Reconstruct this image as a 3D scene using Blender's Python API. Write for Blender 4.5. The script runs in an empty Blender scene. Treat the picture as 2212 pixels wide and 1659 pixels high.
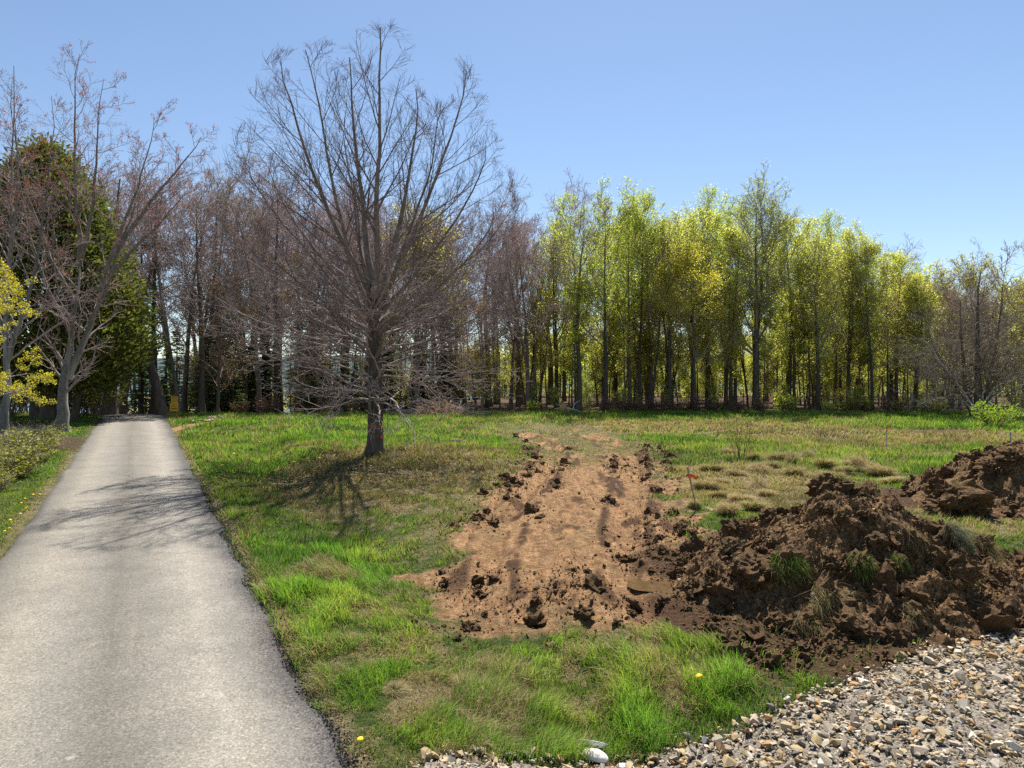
import bpy, bmesh, math, random
import numpy as np
from mathutils import Vector, Matrix

random.seed(11)
R0 = np.random.default_rng(11)
SC = bpy.context.scene
COL = SC.collection
PI = math.pi

# ------------------------------------------------------------------ camera, sky, sun, exposure
CAM_Z = 3.3
F = 1441.0            # focal length in units of a 2212 x 1659 picture
cam_d = bpy.data.cameras.new('camera')
cam_d.sensor_width = 36.0
cam_d.lens = 36.0 * F / 2212.0
cam_d.clip_start = 0.1
cam_d.clip_end = 6000.0
cam = bpy.data.objects.new('camera', cam_d)
cam.location = (0, 0, CAM_Z)
cam.rotation_euler = (math.radians(90), 0, 0)
COL.objects.link(cam)
SC.camera = cam

SUN_EL, SUN_AZ = math.radians(57), math.radians(10)
world = bpy.data.worlds.new('World')
SC.world = world
world.use_nodes = True
wn = world.node_tree.nodes
bg = wn['Background']
sky = wn.new('ShaderNodeTexSky')
sky.sky_type = 'NISHITA'
sky.sun_disc = False
sky.sun_elevation = SUN_EL
sky.sun_rotation = SUN_AZ
sky.altitude = 20
sky.air_density = 1.0
sky.dust_density = 0.15
sky.ozone_density = 1.6
world.node_tree.links.new(sky.outputs[0], bg.inputs[0])
bg.inputs[1].default_value = 0.070

sun_d = bpy.data.lights.new('sun', 'SUN')
sun_d.energy = 4.9
sun_d.angle = math.radians(0.5)
sun_d.color = (1.0, 0.955, 0.89)
sun = bpy.data.objects.new('sun', sun_d)
sv = Vector((math.cos(SUN_EL) * math.sin(SUN_AZ), math.cos(SUN_EL) * math.cos(SUN_AZ), math.sin(SUN_EL)))
sun.rotation_euler = sv.to_track_quat('Z', 'Y').to_euler()
COL.objects.link(sun)

SC.view_settings.view_transform = 'Standard'
SC.view_settings.look = 'None'
SC.view_settings.gamma = 1.0
SC.view_settings.exposure = 1.06
SC.view_settings.use_curve_mapping = False
SC.render.engine = 'CYCLES'
SC.cycles.max_bounces = 9
SC.cycles.diffuse_bounces = 6
SC.cycles.transmission_bounces = 8
SC.cycles.glossy_bounces = 2
SC.cycles.caustics_reflective = False
SC.cycles.caustics_refractive = False
SC.cycles.sample_clamp_indirect = 8.0
SC.cycles.use_denoising = False

# ------------------------------------------------------------------ noise
def _hash(ix, iy, seed):
    h = (ix.astype(np.int64) * 374761393 + iy.astype(np.int64) * 668265263 + seed * 1442695041) & 0xFFFFFFFF
    h = ((h ^ (h >> 13)) * 1274126177) & 0xFFFFFFFF
    h = ((h ^ (h >> 16)) * 2246822519) & 0xFFFFFFFF
    return ((h ^ (h >> 15)) & 0xFFFFFF) / float(0xFFFFFF)

def vnoise(x, y, seed=0):
    xi, yi = np.floor(x), np.floor(y)
    fx, fy = x - xi, y - yi
    ux, uy = fx * fx * (3 - 2 * fx), fy * fy * (3 - 2 * fy)
    a, b = _hash(xi, yi, seed), _hash(xi + 1, yi, seed)
    c, d = _hash(xi, yi + 1, seed), _hash(xi + 1, yi + 1, seed)
    return (a * (1 - ux) + b * ux) * (1 - uy) + (c * (1 - ux) + d * ux) * uy

def fbm(x, y, seed=0, octv=4):
    """0..1"""
    s, a, t = 0.0, 0.5, 0.0
    for o in range(octv):
        s = s + a * vnoise(x * 2 ** o + 17.3 * o, y * 2 ** o + 5.1 * o, seed + o)
        t += a
        a *= 0.5
    return s / t

def worley(x, y, seed=0):
    xi, yi = np.floor(x), np.floor(y)
    best = np.full(np.shape(x), 9.0)
    cid = np.zeros(np.shape(x))
    for dx in (-1, 0, 1):
        for dy in (-1, 0, 1):
            cx, cy = xi + dx, yi + dy
            px = cx + _hash(cx, cy, seed)
            py = cy + _hash(cx, cy, seed + 77)
            d = np.hypot(px - x, py - y)
            m = d < best
            best = np.where(m, d, best)
            cid = np.where(m, _hash(cx, cy, seed + 191), cid)
    return best, cid

def sstep(a, b, x):
    t = np.clip((x - a) / (b - a), 0, 1)
    return t * t * (3 - 2 * t)

# ------------------------------------------------------------------ placing
def road_x(y):
    return -0.3 - 0.56 * y

def gd(py):
    """depth of the ground seen at picture row py"""
    return 4755.0 / (py - 786.7)

def gx(px, d):
    return (px - 1106.0) / F * d

TRK_D = np.array([7.6, 8.75, 10.26, 13.85, 17.4, 20.4, 25.9, 31.0, 40.0, 46.0])
TRK_L = np.array([0.9, -0.1, -1.25, -1.2, -0.68, -0.08, 0.5, -0.8, -3.0, -4.2])
TRK_R = np.array([1.9, 2.4, 2.8, 3.6, 4.4, 5.0, 6.0, 5.2, 4.2, 4.5])

def track(x, y):
    """signed 'inside' measure of the vehicle track: 1 at the middle, 0 at the edge"""
    l, r = np.interp(y, TRK_D, TRK_L), np.interp(y, TRK_D, TRK_R)
    c, h = (l + r) / 2, (r - l) / 2
    return (x - c) / h, h

PUD = (2.45, 10.1)

def base_h(x, y):
    z = 0.0297 * np.minimum(y, 41.0)
    z = np.where(y < 36, 0.0297 * y, 1.07 + 0.20 * (1 - np.exp(-(y - 36) / 6.7)))
    # land falls to the bay behind the crest of the road and far behind the wood
    yb = 42.0 + 120.0 * sstep(-14.0, 10.0, x)
    t = np.maximum(y - yb, 0.0)
    fall = np.where(t < 14, 0.0045 * t * t, 0.0045 * 196 + (t - 14) * 0.126)
    return np.maximum(z - fall, -7.0)

def H(x, y):
    x, y = np.asarray(x, float), np.asarray(y, float)
    z = base_h(x, y)
    u = x - road_x(y) - 2.0
    offroad = sstep(-0.15, 0.5, u) + sstep(-3.85, -4.5, u)
    z = z + offroad * (0.05 + 0.13 * (fbm(x * 0.35, y * 0.35, 3, 3) - 0.5) + 0.05 * (fbm(x * 1.7, y * 1.7, 5, 3) - 0.5))
    near = 1 - sstep(24, 34, y)
    z = z - 0.24 * np.exp(-((u - 2.7) / 1.15) ** 2) * near * offroad
    z = z + 0.22 * np.exp(-((u - 7.0) / 4.0) ** 2) * np.exp(-((y - 31) / 9.0) ** 2)
    z = z + 0.12 * sstep(0, -4, u + 4.0) * offroad
    # the track: scraped, rutted, lumpy
    s, h = track(x, y)
    inn = sstep(1.1, 0.8, np.abs(s)) * sstep(7.6, 8.8, y) * sstep(46, 36, y)
    rut = 2.5 * np.exp(-((np.abs(s + 0.05) - 0.52) / 0.13) ** 2) - 0.7 * np.exp(-((np.abs(s + 0.05) - 0.78) / 0.1) ** 2)
    z = z + inn * (-0.05 - 0.05 * rut + 0.13 * (fbm(x * 2.1, y * 1.3, 9, 4) - 0.5) + 0.075 * (fbm(x * 6, y * 4.2, 12, 3) - 0.5))
    f1, _ = worley(x * 3.3, y * 2.2, 31)
    z = z + inn * 0.06 * np.clip(1 - f1 * 1.9, 0, 1) * sstep(0.45, 0.7, fbm(x * 0.9, y * 0.5, 41, 3))
    z = z + inn * 0.034 * np.sin(s * h * 11.0 + 1.5 * fbm(x * 0.8, y * 0.3, 14, 2)) * sstep(0.35, 0.6, fbm(x * 1.2, y * 0.25, 15, 2))
    # churned foot of the track next to the puddle
    ch = np.exp(-(((x - 1.2) / 2.2) ** 2 + ((y - 9.2) / 1.3) ** 2))
    f2, _ = worley(x * 5.0, y * 4.0, 51)
    z = z + ch * 0.07 * (np.clip(1 - f2 * 1.6, 0, 1) - 0.3)
    # puddle hollow
    pr = ((x - PUD[0]) / 0.85) ** 2 + ((y - PUD[1]) / 0.5) ** 2
    w = np.exp(-(pr * 0.9) ** 1.5)
    z = z * (1 - w) + (base_h(x, y) - 0.07) * w
    return z

def h1(x, y):
    return float(H(np.array([x]), np.array([y]))[0])

# ------------------------------------------------------------------ mesh helpers
def mesh_np(name, V, quads=None, tris=None, col=None, smooth=False, attrs=None, mats=()):
    me = bpy.data.meshes.new(name)
    V = np.asarray(V, np.float32).reshape(-1, 3)
    nq = 0 if quads is None else len(quads)
    nt = 0 if tris is None else len(tris)
    me.vertices.add(len(V))
    me.vertices.foreach_set('co', V.ravel())
    parts, starts, tot = [], [], []
    if nq:
        parts.append(np.asarray(quads, np.int32).ravel())
        tot.append(np.full(nq, 4, np.int32))
    if nt:
        parts.append(np.asarray(tris, np.int32).ravel())
        tot.append(np.full(nt, 3, np.int32))
    loops = np.concatenate(parts)
    totals = np.concatenate(tot)
    st = np.concatenate([[0], np.cumsum(totals)[:-1]]).astype(np.int32)
    me.loops.add(len(loops))
    me.loops.foreach_set('vertex_index', loops)
    me.polygons.add(len(totals))
    me.polygons.foreach_set('loop_start', st)
    me.polygons.foreach_set('loop_total', totals)
    me.polygons.foreach_set('use_smooth', np.full(len(totals), smooth, bool))
    cols = dict(attrs or {})
    if col is not None:
        cols['Col'] = col
    for k, c in cols.items():
        c = np.asarray(c, np.float32)
        if c.shape[1] == 3:
            c = np.concatenate([c, np.ones((len(c), 1), np.float32)], 1)
        at = me.color_attributes.new(k, 'FLOAT_COLOR', 'POINT')
        at.data.foreach_set('color', c.ravel())
    for m in mats:
        me.materials.append(m)
    me.update(calc_edges=True)
    return me

def link(name, data, parent=None, loc=None, rot=None, scale=None):
    o = bpy.data.objects.new(name, data)
    if loc is not None: o.location = loc
    if rot is not None: o.rotation_euler = rot
    if scale is not None: o.scale = scale if hasattr(scale, '__len__') else (scale,) * 3
    COL.objects.link(o)
    if parent is not None: o.parent = parent
    return o

def tag(o, label, cat, group=None):
    o['label'] = label
    o['category'] = cat
    if group: o['group'] = group
    return o

def thing(name, label, cat, loc=(0, 0, 0), rotz=0.0, scale=1.0, group=None, tilt=(0, 0)):
    o = link(name, None, None, loc, (tilt[0], tilt[1], rotz), scale)
    o.empty_display_size = 0.2
    return tag(o, label, cat, group)

def norm(v):
    return v / np.maximum(np.linalg.norm(v, axis=-1, keepdims=True), 1e-9)

class MB:
    """collects geometry"""
    def __init__(s): s.V, s.Q, s.T, s.C, s.n = [], [], [], [], 0
    def add(s, V, quads=None, tris=None, col=None):
        V = np.asarray(V, float).reshape(-1, 3)
        if quads is not None and len(quads): s.Q.append(np.asarray(quads) + s.n)
        if tris is not None and len(tris): s.T.append(np.asarray(tris) + s.n)
        c = np.zeros((len(V), 3)) + (np.array([.5, .5, .5]) if col is None else np.asarray(col))
        s.V.append(V); s.C.append(c); s.n += len(V)
        return s
    def mesh(s, name, mats=(), smooth=False):
        return mesh_np(name, np.concatenate(s.V), np.concatenate(s.Q) if s.Q else None,
                       np.concatenate(s.T) if s.T else None, np.concatenate(s.C), smooth, None, mats)

def tubes(pts, rad, sides, cap=True):
    """pts (B,n,3) rad (B,n) -> verts, quads, tris"""
    B, n, _ = pts.shape
    T = norm(np.gradient(pts, axis=1))
    mean = norm(T.mean(1))
    ref = np.where(np.abs(mean[:, 2:3]) < 0.8, np.array([[0, 0, 1.0]]), np.array([[1.0, 0, 0]]))[:, None, :]
    U = norm(np.cross(T, np.broadcast_to(ref, T.shape)))
    W = np.cross(T, U)
    a = np.arange(sides) * 2 * PI / sides
    ring = pts[:, :, None, :] + rad[:, :, None, None] * (np.cos(a)[None, None, :, None] * U[:, :, None, :] + np.sin(a)[None, None, :, None] * W[:, :, None, :])
    V = ring.reshape(-1, 3)
    base = (np.arange(B) * n * sides)[:, None, None]
    i = (np.arange(n - 1) * sides)[None, :, None]
    j = np.arange(sides)[None, None, :]
    j2 = (j + 1) % sides
    q = np.stack([base + i + j, base + i + j2, base + i + sides + j2, base + i + sides + j], -1).reshape(-1, 4)
    return V, q

def box_bm(bm, cx, cy, cz, sx, sy, sz, mi=0):
    g = bmesh.ops.create_cube(bm, size=1.0)
    bmesh.ops.scale(bm, verts=g['verts'], vec=(sx, sy, sz))
    bmesh.ops.translate(bm, verts=g['verts'], vec=(cx, cy, cz))
    return g['verts']

def bm_mesh(bm, name, mats=(), smooth=False):
    me = bpy.data.meshes.new(name)
    bm.to_mesh(me); bm.free()
    for m in mats: me.materials.append(m)
    if smooth:
        me.polygons.foreach_set('use_smooth', np.ones(len(me.polygons), bool))
    return me

# ------------------------------------------------------------------ materials
def new_mat(name):
    m = bpy.data.materials.new(name)
    m.use_nodes = True
    nt = m.node_tree
    nt.nodes.clear()
    out = nt.nodes.new('ShaderNodeOutputMaterial')
    return m, nt, out

def N(nt, typ, **kw):
    n = nt.nodes.new(typ)
    for k, v in kw.items():
        if k.startswith('i_'):
            key = k[2:]
            n.inputs[int(key) if key.isdigit() else key.replace('_', ' ')].default_value = v
        else:
            setattr(n, k, v)
    return n

def L(nt, a, b):
    nt.links.new(a, b)

def noise(nt, scale, detail=4, rough=0.6, vec=None, dist=0.0):
    n = N(nt, 'ShaderNodeTexNoise')
    n.inputs['Scale'].default_value = scale
    n.inputs['Detail'].default_value = detail
    n.inputs['Roughness'].default_value = rough
    n.inputs['Distortion'].default_value = dist
    if vec is not None: L(nt, vec, n.inputs['Vector'])
    return n

def ramp(nt, fac, stops, interp='LINEAR'):
    r = N(nt, 'ShaderNodeValToRGB')
    cr = r.color_ramp
    cr.interpolation = interp
    while len(cr.elements) < len(stops): cr.elements.new(0.5)
    for e, (p, c) in zip(cr.elements, stops):
        e.position = p
        e.color = (c, c, c, 1) if not hasattr(c, '__len__') else (*c, 1)
    L(nt, fac, r.inputs[0])
    return r

def mixc(nt, fac, a, b, mode='MIX'):
    m = N(nt, 'ShaderNodeMix', data_type='RGBA', blend_type=mode)
    for s, v in ((m.inputs['Factor'], fac), (m.inputs[6], a), (m.inputs[7], b)):
        if isinstance(v, (int, float)): s.default_value = v
        elif hasattr(v, '__len__'): s.default_value = (*v, 1)
        else: L(nt, v, s)
    return m.outputs[2]

def math_(nt, op, a, b=None, c=None, clamp=False):
    m = N(nt, 'ShaderNodeMath', operation=op, use_clamp=clamp)
    for k, v in enumerate((a, b, c)):
        if v is None: continue
        if isinstance(v, (int, float)): m.inputs[k].default_value = v
        else: L(nt, v, m.inputs[k])
    return m.outputs[0]

def mapping(nt, scale, src='Object'):
    tc = N(nt, 'ShaderNodeTexCoord')
    mp = N(nt, 'ShaderNodeMapping')
    mp.inputs['Scale'].default_value = scale
    L(nt, tc.outputs[src], mp.inputs['Vector'])
    return mp.outputs[0]

def bump(nt, height, strength=0.5, dist=0.02):
    b = N(nt, 'ShaderNodeBump')
    b.inputs['Strength'].default_value = strength
    b.inputs['Distance'].default_value = dist
    L(nt, height, b.inputs['Height'])
    return b.outputs[0]

def principled(nt, out, col, rough=0.8, nrm=None, spec=0.3):
    p = N(nt, 'ShaderNodeBsdfPrincipled')
    if hasattr(col, '__len__'): p.inputs['Base Color'].default_value = (*col, 1)
    else: L(nt, col, p.inputs['Base Color'])
    if isinstance(rough, (int, float)): p.inputs['Roughness'].default_value = rough
    else: L(nt, rough, p.inputs['Roughness'])
    p.inputs['Specular IOR Level'].default_value = spec
    if nrm is not None: L(nt, nrm, p.inputs['Normal'])
    L(nt, p.outputs[0], out.inputs[0])
    return p

def leaf_mat(name, trans=0.45, tint=(1, 1, 1), var=0.25, gloss=0.04, attr='Col', tt=(1.3, 1.32, 0.85)):
    m, nt, out = new_mat(name)
    at = N(nt, 'ShaderNodeAttribute', attribute_name=attr)
    oi = N(nt, 'ShaderNodeObjectInfo')
    v = math_(nt, 'MULTIPLY_ADD', oi.outputs['Random'], 2 * var, 1 - var)
    c = mixc(nt, 1.0, at.outputs['Color'], tint, 'MULTIPLY')
    vm = N(nt, 'ShaderNodeVectorMath', operation='SCALE')
    L(nt, c, vm.inputs[0]); L(nt, v, vm.inputs['Scale'])
    d = N(nt, 'ShaderNodeBsdfDiffuse')
    t = N(nt, 'ShaderNodeBsdfTranslucent')
    L(nt, vm.outputs[0], d.inputs[0])
    tc = mixc(nt, 1.0, vm.outputs[0], tt, 'MULTIPLY')
    L(nt, tc, t.inputs[0])
    mx = N(nt, 'ShaderNodeMixShader'); mx.inputs[0].default_value = trans
    L(nt, d.outputs[0], mx.inputs[1]); L(nt, t.outputs[0], mx.inputs[2])
    if gloss > 0:
        g = N(nt, 'ShaderNodeBsdfGlossy'); g.inputs['Roughness'].default_value = 0.45
        mg = N(nt, 'ShaderNodeMixShader'); mg.inputs[0].default_value = gloss
        L(nt, mx.outputs[0], mg.inputs[1]); L(nt, g.outputs[0], mg.inputs[2])
        L(nt, mg.outputs[0], out.inputs[0])
    else:
        L(nt, mx.outputs[0], out.inputs[0])
    return m

def bark_mat(name, dark, light, scale=6.0, stretch=0.25, bstr=0.6, lichen=None):
    m, nt, out = new_mat(name)
    v = mapping(nt, (1, 1, stretch))
    n1 = noise(nt, scale, 5, 0.65, v, 0.6)
    n2 = noise(nt, scale * 0.35, 3, 0.5)
    r = ramp(nt, n1.outputs[0], [(0.33, dark), (0.68, light)])
    oi = N(nt, 'ShaderNodeObjectInfo')
    c = mixc(nt, math_(nt, 'MULTIPLY', oi.outputs['Random'], 0.45), r.outputs[0], tuple(x * 0.5 for x in dark))
    if lichen is not None:
        f = ramp(nt, n2.outputs[0], [(0.5, 0.0), (0.66, 0.75)])
        c = mixc(nt, f.outputs[0], c, lichen)
    principled(nt, out, c, 0.9, bump(nt, n1.outputs[0], bstr, 0.03), 0.15)
    return m

def plain_mat(name, col, rough=0.6, var=0.15, scale=20.0, spec=0.3):
    m, nt, out = new_mat(name)
    n1 = noise(nt, scale, 4, 0.6, mapping(nt, (1, 1, 1)))
    a = tuple(c * (1 - var) for c in col); b = tuple(min(1, c * (1 + var)) for c in col)
    r = ramp(nt, n1.outputs[0], [(0.35, a), (0.65, b)])
    principled(nt, out, r.outputs[0], rough, bump(nt, n1.outputs[0], 0.15, 0.004), spec)
    return m

def vcol_mat(name, rough=0.9, nscale=30.0, nvar=0.3, bstr=0.4, bdist=0.02, spec=0.15):
    m, nt, out = new_mat(name)
    at = N(nt, 'ShaderNodeAttribute', attribute_name='Col')
    n1 = noise(nt, nscale, 5, 0.7)
    r = ramp(nt, n1.outputs[0], [(0.3, 1 - nvar), (0.7, 1 + nvar)])
    c = mixc(nt, 1.0, at.outputs['Color'], r.outputs[0], 'MULTIPLY')
    principled(nt, out, c, rough, bump(nt, n1.outputs[0], bstr, bdist), spec)
    return m

def soil_shader_color(nt, scale=1.0):
    """clumpy brown earth: colour and height sockets"""
    v = mapping(nt, (1, 1, 1))
    a = noise(nt, 2.2 * scale, 6, 0.7, v)
    b = noise(nt, 22 * scale, 5, 0.7, v)
    c = noise(nt, 110 * scale, 3, 0.6, v)
    h = math_(nt, 'MULTIPLY_ADD', b.outputs[0], 0.7, math_(nt, 'MULTIPLY', c.outputs[0], 0.3))
    return a, b, c, h

M = {}
# bare dark topsoil of the heaps
m, nt, out = new_mat('topsoil')
a, b, c, h = soil_shader_color(nt)
c1 = ramp(nt, b.outputs[0], [(0.33, (0.05, 0.029, 0.015)), (0.50, (0.165, 0.098, 0.049)), (0.66, (0.38, 0.245, 0.13))]).outputs[0]
c2 = ramp(nt, b.outputs[0], [(0.33, (0.065, 0.037, 0.018)), (0.50, (0.22, 0.128, 0.058)), (0.66, (0.46, 0.295, 0.15))]).outputs[0]
cc = mixc(nt, ramp(nt, a.outputs[0], [(0.42, 0.0), (0.6, 1.0)]).outputs[0], c1, c2)
vo = N(nt, 'ShaderNodeTexVoronoi'); vo.inputs['Scale'].default_value = 26.0
L(nt, mapping(nt, (1, 1, 1)), vo.inputs['Vector'])
peb = ramp(nt, vo.outputs['Distance'], [(0.10, 1.0), (0.17, 0.0)])
sepv = N(nt, 'ShaderNodeSeparateColor'); L(nt, vo.outputs['Color'], sepv.inputs[0])
pf = math_(nt, 'MULTIPLY', peb.outputs[0], math_(nt, 'GREATER_THAN', sepv.outputs[0], 0.72))
cc = mixc(nt, math_(nt, 'MULTIPLY', pf, 0.8), cc, (0.36, 0.27, 0.17))
principled(nt, out, cc, 0.95, bump(nt, h, 1.0, 0.1), 0.1)
M['topsoil'] = m

# stones: colour from a palette by object and by loose piece
m, nt, out = new_mat('crushed_stone')
oi = N(nt, 'ShaderNodeObjectInfo'); ge = N(nt, 'ShaderNodeNewGeometry')
f = math_(nt, 'FRACT', math_(nt, 'ADD', math_(nt, 'MULTIPLY', oi.outputs['Random'], 7.31), math_(nt, 'MULTIPLY', ge.outputs['Random Per Island'], 5.77)))
pal = ramp(nt, f, [(0.0, (0.37, 0.33, 0.27)), (0.14, (0.45, 0.36, 0.23)), (0.30, (0.33, 0.305, 0.27)), (0.40, (0.42, 0.32, 0.18)), (0.56, (0.50, 0.44, 0.35)),
                   (0.68, (0.30, 0.27, 0.22)), (0.78, (0.44, 0.36, 0.30)), (0.87, (0.42, 0.26, 0.13)), (0.94, (0.24, 0.245, 0.26)), (0.97, (0.58, 0.54, 0.48))], 'CONSTANT')
n1 = noise(nt, 16, 6, 0.7, mapping(nt, (1, 1, 1)))
cc = mixc(nt, 1.0, pal.outputs[0], ramp(nt, n1.outputs[0], [(0.3, (0.57, 0.545, 0.49)), (0.7, (1.22, 1.17, 1.06))]).outputs[0], 'MULTIPLY')
principled(nt, out, cc, 0.85, bump(nt, n1.outputs[0], 0.5, 0.015), 0.25)
M['stone'] = m

M['grass'] = leaf_mat('grass_blades', 0.48, var=0.0, gloss=0.012, tt=(1.12, 1.12, 0.8))
M['leaf'] = leaf_mat('young_leaves', 0.6, var=0.22, gloss=0.03)
M['leaf_near'] = leaf_mat('maple_flower_leaves', 0.45, var=0.0, gloss=0.03)
M['needle'] = leaf_mat('needles', 0.35, var=0.2, gloss=0.01, tt=(1.05, 1.15, 0.7))
M['dryleaf'] = leaf_mat('dry_leaves', 0.4, var=0.2, gloss=0.0)
M['straw'] = leaf_mat('dry_grass', 0.35, var=0.12, gloss=0.0)
M['bark_maple'] = bark_mat('furrowed_maple_bark', (0.055, 0.043, 0.034), (0.20, 0.165, 0.13), 9, 0.16, 0.9)
M['bark_limb'] = bark_mat('limb_bark', (0.13, 0.11, 0.09), (0.31, 0.265, 0.22), 9, 0.3, 0.5)
M['bark_twig'] = bark_mat('twig_bark', (0.29, 0.22, 0.195), (0.50, 0.42, 0.38), 5, 0.5, 0.1)  # pale bark, lightened further to paint sunlight on the maple's low branches
M['bark_grey'] = bark_mat('smooth_grey_bark', (0.15, 0.138, 0.12), (0.31, 0.29, 0.255), 7, 0.7, 0.6, (0.38, 0.37, 0.32))
M['bark_dark'] = bark_mat('dark_bark', (0.05, 0.041, 0.032), (0.17, 0.14, 0.11), 6, 0.2, 0.7)
M['bark_brown'] = bark_mat('brown_bark', (0.10, 0.074, 0.056), (0.27, 0.21, 0.16), 6, 0.2, 0.7)
M['twig_purple'] = bark_mat('purple_brown_twigs', (0.34, 0.24, 0.22), (0.56, 0.435, 0.40), 3, 0.5, 0.1)
M['twig_grey'] = bark_mat('grey_brown_twigs', (0.22, 0.18, 0.135), (0.40, 0.34, 0.26), 3, 0.5, 0.1)
M['twig_maple'] = bark_mat('dark_maple_twigs', (0.13, 0.098, 0.095), (0.27, 0.21, 0.20), 3, 0.5, 0.1)
M['bark_birch'] = bark_mat('pale_birch_bark', (0.30, 0.28, 0.25), (0.66, 0.63, 0.58), 5, 1.5, 0.3)
M['bramble'] = bark_mat('red_brown_stems', (0.10, 0.055, 0.04), (0.23, 0.14, 0.10), 5, 0.5, 0.1)
M['ribbon'] = plain_mat('faded_orange_ribbon', (0.55, 0.10, 0.03), 0.5, 0.1)
M['orange'] = plain_mat('orange_flagging', (0.85, 0.14, 0.025), 0.5, 0.1)
M['stake'] = plain_mat('weathered_wood', (0.34, 0.28, 0.21), 0.8, 0.3, 30)
M['stake_grey'] = plain_mat('grey_weathered_wood', (0.38, 0.36, 0.33), 0.8, 0.3, 30)
M['sign_yellow'] = plain_mat('yellow_sign_board', (0.62, 0.36, 0.02), 0.5, 0.08)
M['sign_black'] = plain_mat('black_sign_print', (0.012, 0.012, 0.012), 0.5, 0.1)
M['sign_line'] = plain_mat('dark_sign_lettering', (0.16, 0.09, 0.01), 0.6, 0.1)
M['post'] = plain_mat('post_wood', (0.20, 0.15, 0.10), 0.85, 0.3)
M['dandelion'] = plain_mat('dandelion_yellow', (0.85, 0.52, 0.01), 0.6, 0.15, 120)
M['stem'] = plain_mat('flower_stem', (0.16, 0.24, 0.05), 0.6)
M['shell'] = plain_mat('clam_shell', (0.80, 0.77, 0.72), 0.35, 0.12, 40, 0.5)
M['shell_in'] = plain_mat('shell_inside', (0.42, 0.33, 0.38), 0.3, 0.3, 30, 0.5)
M['white'] = plain_mat('white_paint', (0.8, 0.8, 0.78), 0.5)

# ------------------------------------------------------------------ what grows where
GR_X = np.array([-3.0, -0.9, -0.55, 0.3, 1.27, 2.68, 4.27, 5.65, 6.83, 9.0, 14.0, 30.0])
GR_Y = np.array([4.2, 5.15, 5.5, 5.62, 5.85, 6.5, 7.3, 8.2, 8.9, 10.2, 12.6, 20.0])

def gravel_in(x, y):
    """> 0 on the crushed stone"""
    e = np.interp(x, GR_X, GR_Y) + 0.35 * (fbm(x * 1.3, y * 1.3, 61, 3) - 0.5)
    return e - y

def blob(x, y, px, py, rx, ry, p=2):
    Y = gd(py); X = gx(px, Y)
    rX = rx * Y / F; rY = ry * Y * Y / 4755.0
    return np.exp(-((((x - X) / rX) ** 2 + ((y - Y) / rY) ** 2) ** (p / 2)))

def tree_edge(x):
    return 47.5 + 2.2 * (fbm(x * 0.13, x * 0 + 3.3, 71, 2) - 0.5) - 3.0 * sstep(-10, -22, x)

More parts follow.
